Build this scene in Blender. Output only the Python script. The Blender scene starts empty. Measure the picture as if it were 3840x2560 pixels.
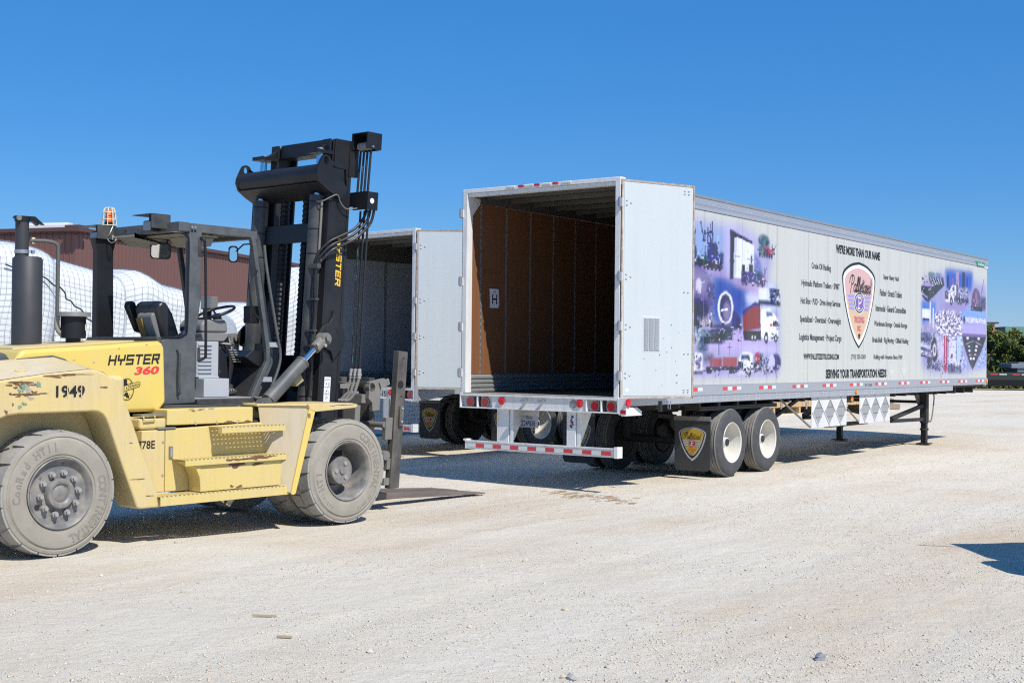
import bpy, math, random
import numpy as np
from mathutils import Vector, Matrix
random.seed(7); rng = np.random.default_rng(7)
D = bpy.data; SC = bpy.context.scene; COL = SC.collection
R = math.radians
# ---------------------------------------------------------------- camera
cam_d = D.cameras.new('camera'); cam = D.objects.new('camera', cam_d); COL.objects.link(cam)
cam_d.sensor_width = 36.0; cam_d.sensor_fit = 'HORIZONTAL'; cam_d.lens = 45.79
cam_d.clip_start = 0.1; cam_d.clip_end = 3000
_y, _p, _r = -0.6336, 0.0111, 0.0102
_fw = Vector((math.sin(_y)*math.cos(_p), math.cos(_y)*math.cos(_p), math.sin(_p)))
_rt = Vector((math.cos(_y), -math.sin(_y), 0)); _up = _rt.cross(_fw)
_r2 = math.cos(_r)*_rt + math.sin(_r)*_up; _u2 = -math.sin(_r)*_rt + math.cos(_r)*_up
cam.matrix_world = Matrix(((_r2.x, _u2.x, -_fw.x, 10.151), (_r2.y, _u2.y, -_fw.y, -14.386), (_r2.z, _u2.z, -_fw.z, 1.768), (0, 0, 0, 1)))
SC.camera = cam
# ---------------------------------------------------------------- sky, sun, exposure
SUN = Vector((0.80, -0.24, 1.0)).normalized()
W = D.worlds.new('World'); SC.world = W; W.use_nodes = True
nt = W.node_tree; nt.nodes.clear()
sky = nt.nodes.new('ShaderNodeTexSky'); sky.sky_type = 'NISHITA'; sky.sun_disc = False
sky.sun_elevation = math.asin(SUN.z); sky.sun_rotation = math.atan2(SUN.x, SUN.y)
sky.altitude = 0; sky.air_density = 1.0; sky.dust_density = 0.0; sky.ozone_density = 9.0
hs = nt.nodes.new('ShaderNodeHueSaturation'); hs.inputs['Saturation'].default_value = 1.22; hs.inputs['Value'].default_value = 1.0
bg = nt.nodes.new('ShaderNodeBackground'); bg.inputs['Strength'].default_value = 0.12
wo = nt.nodes.new('ShaderNodeOutputWorld')
mx_ = nt.nodes.new('ShaderNodeMix'); mx_.data_type = 'RGBA'; mx_.inputs['Factor'].default_value = 0.45; mx_.inputs['B'].default_value = (0.50, 2.25, 6.1, 1)
nt.links.new(sky.outputs[0], hs.inputs['Color']); nt.links.new(hs.outputs[0], mx_.inputs['A']); nt.links.new(mx_.outputs['Result'], bg.inputs['Color']); nt.links.new(bg.outputs[0], wo.inputs['Surface'])
sl = D.lights.new('sun', 'SUN'); sl.energy = 5.0; sl.angle = R(0.53); sl.color = (1.0, 0.955, 0.88)
sun = D.objects.new('sun', sl); COL.objects.link(sun); sun.location = (30, -10, 40)
sun.rotation_euler = (-SUN).to_track_quat('-Z', 'Y').to_euler()
SC.view_settings.view_transform = 'Standard'; SC.view_settings.look = 'None'
SC.view_settings.exposure = 0.0; SC.view_settings.gamma = 1.0; SC.view_settings.use_curve_mapping = False
SC.render.engine = 'CYCLES'
SC.cycles.max_bounces = 6; SC.cycles.diffuse_bounces = 2; SC.cycles.glossy_bounces = 3
SC.cycles.use_denoising = False; SC.cycles.use_adaptive_sampling = False; SC.cycles.filter_width = 1.2
# ---------------------------------------------------------------- materials
MATS = {}
def mat(name, c, rough=0.6, metal=0.0, var=None, var2=None, bump=None, spec=0.5, coat=0.0, stretch=None, attr=None, streak=None):
    """principled; var=(scale, amount, colour) mixes a second colour by noise; var2 adds sharper patches; bump=(scale, dist)"""
    if name in MATS: return MATS[name]
    m = D.materials.new(name); m.use_nodes = True; t = m.node_tree; n = t.nodes; L = t.links
    b = n['Principled BSDF']
    b.inputs['Roughness'].default_value = rough; b.inputs['Metallic'].default_value = metal
    b.inputs['Specular IOR Level'].default_value = spec; b.inputs['Coat Weight'].default_value = coat
    tc = n.new('ShaderNodeTexCoord'); src = tc.outputs['Object']
    if stretch:
        mp = n.new('ShaderNodeMapping'); mp.inputs['Scale'].default_value = stretch
        L.new(src, mp.inputs['Vector']); src = mp.outputs[0]
    col = None
    if attr:
        a = n.new('ShaderNodeVertexColor'); a.layer_name = attr; col = a.outputs['Color']
    def noise(scale, detail=6, rough_=0.6, dist=0.0):
        x = n.new('ShaderNodeTexNoise'); x.inputs['Scale'].default_value = scale; x.inputs['Detail'].default_value = detail
        x.inputs['Roughness'].default_value = rough_; x.inputs['Distortion'].default_value = dist
        L.new(src, x.inputs['Vector']); return x.outputs['Fac']
    def mix(fac, ca, cb):
        x = n.new('ShaderNodeMix'); x.data_type = 'RGBA'
        L.new(fac, x.inputs['Factor'])
        for s, v in ((x.inputs['A'], ca), (x.inputs['B'], cb)):
            if isinstance(v, tuple): s.default_value = (*v, 1)
            else: L.new(v, s)
        return x.outputs['Result']
    def ramp(fac, lo, hi, mx=1.0):
        x = n.new('ShaderNodeMapRange'); x.inputs['From Min'].default_value = lo; x.inputs['From Max'].default_value = hi
        x.inputs['To Max'].default_value = mx; L.new(fac, x.inputs['Value']); return x.outputs[0]
    cur = col if col is not None else c
    if var:
        cur = mix(ramp(noise(var[0]), 0.35, 0.7, var[1]), cur, var[2])
    if var2:
        cur = mix(ramp(noise(var2[0], 8, 0.65, 0.4), var2[3], var2[3] + 0.06, var2[1]), cur, var2[2])
    if streak:   # long upright runs of dirt: (scale, amount, colour)
        sm = n.new('ShaderNodeMapping'); sm.inputs['Scale'].default_value = (1, 1, .07); L.new(tc.outputs['Object'], sm.inputs['Vector'])
        sx = n.new('ShaderNodeTexNoise'); sx.inputs['Scale'].default_value = streak[0]; sx.inputs['Detail'].default_value = 5; sx.inputs['Roughness'].default_value = .7; L.new(sm.outputs[0], sx.inputs['Vector'])
        cur = mix(ramp(sx.outputs['Fac'], .48, .78, streak[1]), cur, streak[2])
    if isinstance(cur, tuple): b.inputs['Base Color'].default_value = (*cur, 1)
    else: L.new(cur, b.inputs['Base Color'])
    if bump:
        bp = n.new('ShaderNodeBump'); bp.inputs['Distance'].default_value = bump[1]; bp.inputs['Strength'].default_value = 1.0
        L.new(noise(bump[0], 5), bp.inputs['Height']); L.new(bp.outputs[0], b.inputs['Normal'])
    MATS[name] = m; return m
YEL = mat('yellow_paint', (.74, .545, .105), .38, var=(3, .35, (.66, .55, .27)), coat=.1, streak=(14, .35, (.60, .50, .28)))
YELD = mat('dusty_yellow_paint', (.66, .51, .20), .62, var=(2.2, .7, (.58, .48, .31)), var2=(11, .5, (.40, .29, .17), .69), streak=(16, .5, (.50, .37, .20)))
YELW = mat('worn_yellow_paint', (.67, .52, .17), .5, var=(4, .5, (.60, .49, .29)), var2=(13, .8, (.20, .12, .07), .71), streak=(18, .45, (.52, .38, .20)))
RUST = mat('rust', (.13, .07, .045), .9, var=(20, .8, (.25, .13, .07)))
GREENCHIP = mat('green_primer', (.10, .26, .19), .8, var=(30, .7, (.45, .42, .33)))
PRIMER = mat('bare_primer', (.42, .38, .32), .8, var=(25, .6, (.25, .2, .16)))
DGREY = mat('dark_grey_paint', (.070, .077, .085), .5, var=(6, .6, (.14, .145, .145)), var2=(10, .4, (.20, .19, .17), .66))
MGREY = mat('grey_plastic', (.18, .185, .185), .55, var=(8, .4, (.25, .24, .22)))
LGREY = mat('light_grey_paint', (.42, .44, .47), .55, var=(5, .3, (.35, .35, .34)))
BLACK = mat('black_paint', (.010, .011, .014), .42, var=(5, .4, (.022, .023, .026)), spec=.35)
BLACKD = mat('dusty_black_paint', (.036, .038, .043), .48, var=(4, .8, (.11, .104, .092)), var2=(14, .4, (.18, .14, .10), .68))
YELB = mat('dust_caked_yellow', (.58, .475, .27), .75, var=(1.6, .8, (.56, .50, .40)), var2=(9, .5, (.62, .46, .14), .66), streak=(10, .5, (.42, .33, .22)))
STEELD = mat('dusty_grey_steel', (.17, .165, .15), .65, var=(4, .7, (.24, .22, .185)), var2=(12, .6, (.10, .06, .04), .66))
BARMAT = mat('scratched_black_steel', (.04, .04, .042), .5, var=(5, .9, (.17, .15, .12)), var2=(9, .9, (.30, .16, .08), .66), stretch=(1, 1, .5))
FORKM = mat('worn_fork_steel', (.12, .095, .08), .5, var=(6, .8, (.2, .17, .15)), stretch=(1, .3, 1))
CHROME = mat('chrome', (.75, .76, .78), .12, 1.0)
STEEL = mat('galvanised_steel', (.42, .43, .44), .42, .7, var=(9, .5, (.32, .33, .34)))
RUBBERG = mat('dusty_rubber', (.295, .27, .22), .9, var=(5, .8, (.38, .35, .295)), var2=(16, .5, (.17, .16, .14), .66), bump=(60, .002))
RUBBERT = mat('dusty_rubber_tread', (.37, .36, .335), .9, var=(6, .7, (.24, .23, .21)), bump=(50, .003))
RUBLET = mat('tyre_lettering', (.235, .22, .185), .9)
RIMG = mat('dusty_rim', (.14, .14, .145), .5, var=(7, .9, (.33, .305, .26)), var2=(15, .7, (.10, .06, .04), .62))
NUTM = mat('dusty_nut', (.33, .32, .30), .6)
RUBBER = mat('black_rubber', (.055, .056, .06), .75, var=(8, .6, (.10, .10, .10)))
TREADW = mat('pale_tread_rubber', (.20, .19, .175), .9, var=(9, .7, (.30, .285, .26)), bump=(70, .002))
FLAPM = mat('mudflap_rubber', (.035, .036, .038), .6, var=(8, .6, (.06, .06, .06)))
HOSE = mat('hose_rubber', (.02, .02, .022), .4)
HOSET = mat('teal_striped_hose', (.02, .02, .022), .35, var2=(9, .8, (.12, .30, .27), .60), stretch=(6, 6, .6))
WHITE = mat('white_paint', (.74, .75, .745), .45, var=(1.5, .25, (.66, .665, .65)), streak=(12, .3, (.52, .50, .46)), stretch=(1, 1, .12), coat=.05)
WHITEF = mat('worn_white_frame', (.78, .78, .765), .5, streak=(14, .5, (.42, .38, .33)), var=(3, .5, (.64, .635, .61)), var2=(9, .8, (.26, .18, .12), .70))
DOORW = mat('white_door_panel', (.55, .595, .605), .4, streak=(9, .25, (.46, .47, .45)), var=(1.6, .35, (.51, .55, .56)), stretch=(6, 6, .25), coat=.1)
RUSTW = mat('rusty_edge', (.30, .23, .18), .8, var=(12, .9, (.5, .47, .42)))
ALU = mat('aluminium_rail', (.50, .51, .54), .42, .55, var=(2, .4, (.42, .43, .46)), stretch=(1, .3, 2))
ALUD = mat('dull_aluminium', (.36, .37, .38), .5, .5, var=(5, .5, (.26, .26, .26)))
PANELM = mat('printed_panel', (.7, .7, .7), .42, attr='print', var=(.9, .10, (.60, .58, .52)), stretch=(1, 3, .15), coat=.08)
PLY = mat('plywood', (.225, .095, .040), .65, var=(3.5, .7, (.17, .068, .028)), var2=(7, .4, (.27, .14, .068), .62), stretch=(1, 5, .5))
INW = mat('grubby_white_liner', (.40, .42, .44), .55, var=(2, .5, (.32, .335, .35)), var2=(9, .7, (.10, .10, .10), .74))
SCUFF = mat('galvanised_scuff', (.40, .42, .41), .5, .5, var=(14, .6, (.30, .31, .31)))
BOWM = mat('shade_darkened_roof_metal', (.13, .125, .115), .6, .2, var=(6, .6, (.10, .095, .085)), stretch=(1, 1, 1))  # roof metal seen from inside, colour darkened to stand for interior shade
FLOORW = mat('trailer_floor_boards', (.10, .07, .045), .8, var=(6, .8, (.09, .07, .05)), stretch=(6, .5, 1))
DARK = mat('dark_underframe', (.02, .02, .02), .7, var=(6, .5, (.05, .045, .04)))
RED = mat('red_lens', (.55, .012, .02), .25, coat=.4)
REDT = mat('red_reflective_tape', (.62, .05, .06), .4, var=(12, .4, (.5, .1, .1)))
WHT = mat('white_reflective_tape', (.62, .66, .65), .4, var=(12, .4, (.7, .7, .7)))
AMBER = mat('amber_lens', (.85, .25, .02), .3, coat=.3)
ORANGE = mat('orange_beacon', (.85, .16, .02), .25, coat=.3)
CREAM = mat('cream_wire', (.75, .68, .45), .5)
GLASS = mat('lamp_glass', (.30, .31, .31), .12, .2)
MIRROR = mat('mirror_glass', (.80, .80, .80), .05, 1.0)
INK = mat('black_ink', (.012, .012, .015), .5)
INKB = mat('faded_ink', (.075, .075, .085), .5)
REDINK = mat('red_ink', (.70, .045, .05), .5)
PINKINK = mat('crimson_ink', (.62, .10, .20), .5)
NAVY = mat('navy_ink', (.03, .05, .14), .5)
YINK = mat('yellow_ink', (.85, .52, .05), .5)
WINK = mat('white_ink', (.78, .79, .79), .5)
PINK = mat('pink_ink', (.62, .40, .38), .5)
PEACH = mat('peach_ink', (.64, .44, .29), .5)
LILAC = mat('lilac_ink', (.20, .10, .36), .45)
LAVEN = mat('lavender_ink', (.30, .30, .62), .5)
FLAPY = mat('flap_yellow_ink', (.52, .34, .03), .6)
FLAPR = mat('flap_red_ink', (.42, .05, .06), .6)
FLAPG = mat('flap_grey_ink', (.42, .44, .46), .6)
GRNINK = mat('green_badge', (.02, .25, .16), .4)
CREAMR = mat('cream_rim', (.66, .64, .575), .42, var=(5, .5, (.56, .52, .44)), var2=(11, .6, (.30, .2, .12), .70))
VENTM = mat('vent_grey', (.50, .53, .56), .45)
PAPER = mat('paper', (.78, .78, .82), .8)
PLATEM = mat('plate_paint', (.50, .53, .60), .4, var=(30, .4, (.4, .42, .46)))
PLACW = mat('white_placard_board', (.66, .66, .66), .4, var=(5, .3, (.55, .55, .55)))
PLACG = mat('placard_grey', (.33, .34, .35), .45, var=(14, .5, (.24, .25, .26)))
SEATM = mat('black_vinyl', (.02, .02, .022), .38)
# ---------------------------------------------------------------- mesh builder
class MB:
    def __init__(s): s.v = []; s.f = []; s.m = []; s.mats = []
    def mi(s, m):
        if m not in s.mats: s.mats.append(m)
        return s.mats.index(m)
    def add(s, vs, fs, m):
        o = len(s.v); k = s.mi(m); s.v += [tuple(v) for v in vs]
        for f in fs: s.f.append([o + i for i in f]); s.m.append(k)
    def box(s, a, b, m):
        (x0, y0, z0), (x1, y1, z1) = a, b
        vs = [(x0,y0,z0),(x1,y0,z0),(x1,y1,z0),(x0,y1,z0),(x0,y0,z1),(x1,y0,z1),(x1,y1,z1),(x0,y1,z1)]
        s.add(vs, [(0,3,2,1),(4,5,6,7),(0,1,5,4),(1,2,6,5),(2,3,7,6),(3,0,4,7)], m)
    def obox(s, c, ax, ay, az, m):   # oriented box, half axes
        c, ax, ay, az = map(Vector, (c, ax, ay, az))
        vs = [c + i*ax + j*ay + k*az for k in (-1,1) for i, j in ((-1,-1),(1,-1),(1,1),(-1,1))]
        s.add(vs, [(0,3,2,1),(4,5,6,7),(0,1,5,4),(1,2,6,5),(2,3,7,6),(3,0,4,7)], m)
    def bar(s, p, q, w, h, m, up=(0,0,1)):   # rectangular bar from p to q
        p, q, up = Vector(p), Vector(q), Vector(up); d = (q - p); n = d.cross(up)
        if n.length < 1e-6: n = d.cross(Vector((1,0,0)))
        n.normalize(); u = n.cross(d).normalized()
        s.obox((p+q)/2, d/2, n*w/2, u*h/2, m)
    def prism(s, poly, x0, x1, m, axis=0, caps=True):   # poly in the plane of the other two axes
        n = len(poly)
        def P(a, b, x): return (x, a, b) if axis == 0 else ((a, x, b) if axis == 1 else (a, b, x))
        vs = [P(a, b, x0) for a, b in poly] + [P(a, b, x1) for a, b in poly]
        fs = [(i, (i+1) % n, n + (i+1) % n, n + i) for i in range(n)]
        if caps: fs += [tuple(range(n-1, -1, -1)), tuple(range(n, 2*n))]
        s.add(vs, fs, m)
    def tube(s, path, r, m, n=8, caps=True, rs=None):
        path = [Vector(p) for p in path]; vs = []; fs = []; N = len(path); nrm = None
        for i, p in enumerate(path):
            d = (path[min(i+1, N-1)] - path[max(i-1, 0)]).normalized()
            if nrm is None:
                nrm = d.orthogonal().normalized()
            nrm = (nrm - d*nrm.dot(d)).normalized(); b = d.cross(nrm)
            rr = rs[i] if rs else r
            for k in range(n):
                a = 2*math.pi*k/n; vs.append(p + rr*(math.cos(a)*nrm + math.sin(a)*b))
        for i in range(N-1):
            for k in range(n): fs.append((i*n+k, i*n+(k+1) % n, (i+1)*n+(k+1) % n, (i+1)*n+k))
        if caps: fs += [tuple(range(n-1, -1, -1)), tuple(range((N-1)*n, N*n))]
        s.add(vs, fs, m)
    def cyl(s, p, q, r, m, n=24, r2=None): s.tube([p, q], r, m, n, True, [r, r if r2 is None else r2])
    def lathe(s, prof, o, axis, m, n=40, close=False):   # prof: (along axis, radius)
        o, axis = Vector(o), Vector(axis).normalized(); a = Vector((0,0,1)) if abs(axis.z) < .9 else Vector((0,1,0))
        b = axis.cross(a).normalized(); a = b.cross(axis); vs = []; fs = []; N = len(prof)
        for t, r in prof:
            for k in range(n):
                w = 2*math.pi*k/n; vs.append(o + axis*t + r*(math.cos(w)*a + math.sin(w)*b))
        for i in range(N if close else N-1):
            j = (i+1) % N
            for k in range(n): fs.append((i*n+k, j*n+k, j*n+(k+1) % n, i*n+(k+1) % n))
        s.add(vs, fs, m)
    def disc(s, c, axis, r, m, n=24, sx=1, sy=1):
        c, axis = Vector(c), Vector(axis).normalized(); a = Vector((0,0,1)) if abs(axis.z) < .9 else Vector((0,1,0))
        b = axis.cross(a).normalized(); a = b.cross(axis)
        s.add([c + r*(sy*math.cos(2*math.pi*k/n)*a + sx*math.sin(2*math.pi*k/n)*b) for k in range(n)], [tuple(range(n))], m)
    def flat(s, poly, fr, m, h=0.0):   # 2d polygon on a frame (origin, x axis, y axis)
        o, x, y = fr; nn = x.cross(y)
        s.add([o + a*x + b*y + h*nn for a, b in poly], [tuple(range(len(poly)))], m)
    def strokes(s, lines, w, fr, m, h=0.0):
        o, x, y = fr; nn = x.cross(y); k = 0
        for ln in lines:
            for (ax, ay), (bx, by) in zip(ln[:-1], ln[1:]):
                dx, dy = bx-ax, by-ay; l = math.hypot(dx, dy)
                if l < 1e-9: continue
                ux, uy = dx/l*w/2, dy/l*w/2; k += 1
                q = [(ax-ux+uy, ay-uy-ux), (bx+ux+uy, by+uy-ux), (bx+ux-uy, by+uy+ux), (ax-ux-uy, ay-uy+ux)]
                s.add([o + a*x + b*y + (h + k*0.00012)*nn for a, b in q], [(0,1,2,3)], m)
    def build(s, name, parent=None, smooth=None, bevel=None, seg=2):
        me = D.meshes.new(name); me.from_pydata(s.v, [], s.f)
        for m in s.mats: me.materials.append(m)
        me.polygons.foreach_set('material_index', s.m); me.update()
        if smooth:
            me.polygons.foreach_set('use_smooth', [True]*len(me.polygons)); me.set_sharp_from_angle(angle=R(smooth))
        o = D.objects.new(name, me); COL.objects.link(o)
        if parent: o.parent = parent
        if bevel:
            b = o.modifiers.new('bevel', 'BEVEL'); b.width = bevel; b.segments = seg; b.limit_method = 'ANGLE'; b.angle_limit = R(40)
            if not smooth:
                me.polygons.foreach_set('use_smooth', [True]*len(me.polygons)); me.set_sharp_from_angle(angle=R(35))
                b.harden_normals = True
        return o
def empty(name, parent=None, loc=(0,0,0), rz=0):
    o = D.objects.new(name, None); COL.objects.link(o); o.location = loc; o.rotation_euler = (0, 0, rz)
    if parent: o.parent = parent
    return o
def tag(o, label=None, cat=None, group=None, kind=None):
    for k, v in (('label', label), ('category', cat), ('group', group), ('kind', kind)):
        if v: o[k] = v
    return o
def part(name, parent, fn, **kw):
    m = MB(); fn(m); return m.build(name, parent, **kw)
def boxpart(name, parent, a, b, m, **kw):
    x = MB(); x.box(a, b, m); return x.build(name, parent, **kw)
def copy_tree(o, parent=None):
    c = o.copy(); COL.objects.link(c)
    if parent: c.parent = parent
    for ch in list(o.children): copy_tree(ch, c)
    return c
def smoothline(pts, k=6, closed=False):   # catmull-rom
    P = [Vector((*p, 0)) if len(p) == 2 else Vector(p) for p in pts]; out = []
    n = len(P)
    for i in range(n-1):
        p0, p1, p2, p3 = P[max(i-1, 0)], P[i], P[i+1], P[min(i+2, n-1)]
        for j in range(k):
            t = j/k
            out.append(.5*((2*p1) + (p2-p0)*t + (2*p0-5*p1+4*p2-p3)*t*t + (3*p1-p0-3*p2+p3)*t**3))
    out.append(P[-1])
    return [tuple(v[:len(pts[0])]) for v in out]
# ---------------------------------------------------------------- lettering
def text_mesh(s, bold=0.0, shear=0.0):
    cu = D.curves.new('lettering', 'FONT'); cu.body = s; cu.size = 1; cu.offset = bold; cu.shear = shear; cu.resolution_u = 3
    o = D.objects.new('lettering', cu); COL.objects.link(o)
    dg = bpy.context.evaluated_depsgraph_get(); me = D.meshes.new_from_object(o.evaluated_get(dg))
    vs = [tuple(v.co[:2]) for v in me.vertices]; fs = [tuple(p.vertices) for p in me.polygons]
    D.objects.remove(o); D.curves.remove(cu); D.meshes.remove(me)
    return vs, fs
def text_into(mb, s, fr, x0, x1, y0, y1, m, h=0.0, bold=0.0, shear=0.0):
    """fit the words into the rectangle x0..x1, y0..y1 of the frame"""
    vs, fs = text_mesh(s, bold, shear); xs = [v[0] for v in vs]; ys = [v[1] for v in vs]
    ax, bx, ay, by = min(xs), max(xs), min(ys), max(ys); o, X, Y = fr; nn = X.cross(Y)
    mb.add([o + (x0 + (vx-ax)/(bx-ax)*(x1-x0))*X + (y0 + (vy-ay)/(by-ay)*(y1-y0))*Y + h*nn for vx, vy in vs], fs, m)
def arc_text(mb, s, c, xax, zax, r, hgt, a0, a1, m, h=0.0, bold=.02):
    """letters round an arc (angles measured clockwise from the top) on the plane xax, zax about c"""
    nn = xax.cross(zax)
    for i, ch in enumerate(s):
        if ch == ' ': continue
        a = a0 + (a1-a0)*i/max(1, len(s)-1); vs, fs = text_mesh(ch, bold); mx = (min(v[0] for v in vs)+max(v[0] for v in vs))/2
        rad = math.sin(a)*xax + math.cos(a)*zax; tan = math.cos(a)*xax - math.sin(a)*zax
        mb.add([c + rad*(r + (vy-.35)*hgt*1.4) + tan*((vx-mx)*hgt*1.25) + h*nn for vx, vy in vs], fs, m)
BLOCK = {'H': [[(0,0),(0,1)],[(0,.5),(1,.5)],[(1,0),(1,1)]], 'Y': [[(0,1),(0,.5),(1,.5)],[(1,1),(1,.5)],[(.5,.5),(.5,0)]],
 'S': [[(1,1),(0,1),(0,.5),(1,.5),(1,0),(0,0)]], 'T': [[(0,1),(1,1)],[(.5,1),(.5,0)]], 'E': [[(1,1),(0,1),(0,0),(1,0)],[(0,.5),(.9,.5)]],
 'R': [[(0,0),(0,1),(1,1),(1,.5),(0,.5)],[(.55,.5),(1,0)]]}
def block_word(mb, s, fr, x0, x1, y0, y1, m, w=.22, shear=.12, h=0.0):
    n = len(s); cw = (x1-x0)/(n*1.32); H = y1-y0; st = w*H*.8; lines = []
    for i, ch in enumerate(s):
        for ln in BLOCK[ch]:
            lines.append([(x0 + i*cw*1.32 + st/2 + px*(cw-st*.4) + (py*H)*shear, y0 + st/2 + py*(H-st)) for px, py in ln])
    mb.strokes(lines, st, fr, m, h)
SCRIPT = [(0.0, [[(.15,-.25),(.35,.8),(.5,2.0)], [(-.35,1.1),(-.2,1.75),(.35,2.15),(1.0,2.0),(1.15,1.5),(.8,1.0),(.35,.95)]]),
 (1.15, [[(.75,.85),(.4,1.0),(.1,.6),(.15,.1),(.45,.05),(.75,.5),(.8,.95)], [(.8,.95),(.72,.2),(.9,0),(1.1,.25)]]),
 (2.15, [[(0,.2),(.42,1.4),(.42,1.95),(.22,1.85),(.12,.5),(.22,0),(.5,.25)]]),
 (2.7, [[(0,.2),(.42,1.4),(.42,1.95),(.22,1.85),(.12,.5),(.22,0),(.5,.25)]]),
 (3.25, [[(0,.3),(.5,.6),(.5,.95),(.25,1.0),(.08,.5),(.25,0),(.65,.25)]]),
 (3.95, [[(.3,1.7),(.12,.5),(.25,0),(.5,.25)], [(-.05,1.15),(.5,1.25)]]),
 (4.45, [[(.15,1.0),(.08,.3),(.22,0),(.45,.25)], [(.22,1.45),(.24,1.55)]]),
 (4.9, [[(0,.9),(.55,1.0),(.1,.1),(.65,.1)]]),
 (5.55, [[(0,.3),(.5,.6),(.5,.95),(.25,1.0),(.08,.5),(.25,0),(.65,.25)]]),
 (6.2, [[(.7,.85),(.35,1.0),(.08,.6),(.12,.1),(.4,.05),(.7,.5),(.8,1.0)], [(.95,2.1),(.8,1.0),(.72,.2),(.9,-.05)]])]
def script_word(mb, fr, x0, x1, y0, hgt, m, w, slope=0.0, h=0.0):
    k = (x1-x0)/7.6; lines = []
    for off, ls in SCRIPT:
        for ln in ls:
            lines.append([(x0 + (off+.4+a+b*.18)*k, y0 + b*hgt/2 + slope*(off+a)*k) for a, b in smoothline(ln, 3)])
    mb.strokes(lines, w, fr, m, h)
def shield_poly(cx, cy, s, n=10):
    """crest outline: top arc, rounded shoulders, sides curving down to a point; s = half width, height about 1.95 half widths"""
    right = smoothline([(.0, .0), (.42, -.05), (.80, -.17), (.97, -.29), (1.0, -.42), (.93, -.72), (.80, -1.05), (.56, -1.46), (.28, -1.78), (0, -1.97)], 3)
    pts = [(cx + a*s, cy + b*s) for a, b in right[:-1]]
    pts += [(cx - a*s, cy + b*s) for a, b in reversed(right[1:])]
    return pts[::-1]
def emblem(mb, fr, cx, top, s, ring, inner, upper, oval, ovalrim, wing, ink, red, white, stretch=1.0, h=0.0):
    """the firm's crest: bordered shield, script name, winged oval with P, TRUCKING INC and a star; cx, top in frame units"""
    o, X, Y = fr; F = (o + cx*X + top*Y, X, Y*stretch)
    def sh(k, dy): return shield_poly(0, dy*s, s*k)
    lay = 0
    for (k, dy, m_) in ring:
        mb.flat(sh(k, dy), F, m_, h + .0012*lay); lay += 1
    H = h + .0012*lay
    mb.flat(sh(*inner[:2]), F, inner[2], H)
    if upper:
        p = [(a, b) for a, b in sh(inner[0]-.004, inner[1]) if b > -.95*s]
        mb.flat(p, F, upper, H + .0012)
    H += .0024
    script_word(mb, F, -.62*s, .66*s, -.68*s, .34*s, ink, .028*s, -.015, H)
    c = (0, -.93*s)
    for sg in (-1, 1):
        for i in range(4):
            y = c[1] + (.135 - .09*i)*s; a0, a1 = .2*s, (.66 - .035*i)*s
            q = [(sg*a0, y-.03*s), (sg*a1, y-.03*s), (sg*(a1+.03*s), y+.03*s), (sg*a0, y+.03*s)]
            mb.flat(q if sg > 0 else q[::-1], F, wing, H)
    def ell(rx, ry): return [(c[0]+rx*s*math.cos(2*math.pi*k/28), c[1]+ry*s*math.sin(2*math.pi*k/28)) for k in range(28)]
    for rx, ry, m_ in ovalrim + [oval]:
        H += .0012; mb.flat(ell(rx, ry), F, m_, H)
    H += .0012; x, y = c; w = .075*s
    mb.strokes([[(x-.045*s, y-.11*s), (x-.045*s, y+.12*s)], [(x-.10*s, y-.125*s), (x+.02*s, y-.125*s)], [(x-.10*s, y+.125*s), (x+.04*s, y+.125*s), (x+.095*s, y+.085*s), (x+.09*s, y+.025*s), (x+.03*s, y-.01*s), (x-.03*s, y-.01*s)]], w*.42, F, white, H)
    text_into(mb, 'TRUCKING', F, -.3*s, .3*s, -1.38*s, -1.24*s, red, H, .01)
    text_into(mb, 'INC.', F, -.1*s, .13*s, -1.57*s, -1.44*s, red, H, .01)
    st = [((.09 if k % 2 == 0 else .035)*s*math.sin(math.pi*k/5), -1.68*s + (.09 if k % 2 == 0 else .035)*s*math.cos(math.pi*k/5)) for k in range(10)]
    mb.flat(st[::-1], F, ink, H)
def splat(mb, fr, cx, cy, w, hh, m, seed, n=22, h=0.0):
    q = random.Random(seed); ph = [q.uniform(0, 6.28) for _ in range(5)]
    pts = []
    for k in range(n):
        a = 2*math.pi*k/n; r = 1 + .28*math.sin(2*a+ph[0]) + .22*math.sin(3*a+ph[1]) + .16*math.sin(5*a+ph[2]) + q.uniform(-.18, .18)
        pts.append((cx + w/2*r*math.cos(a), cy + hh/2*r*math.sin(a)))
    mb.flat(pts, fr, m, h)
V = Vector
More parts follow.
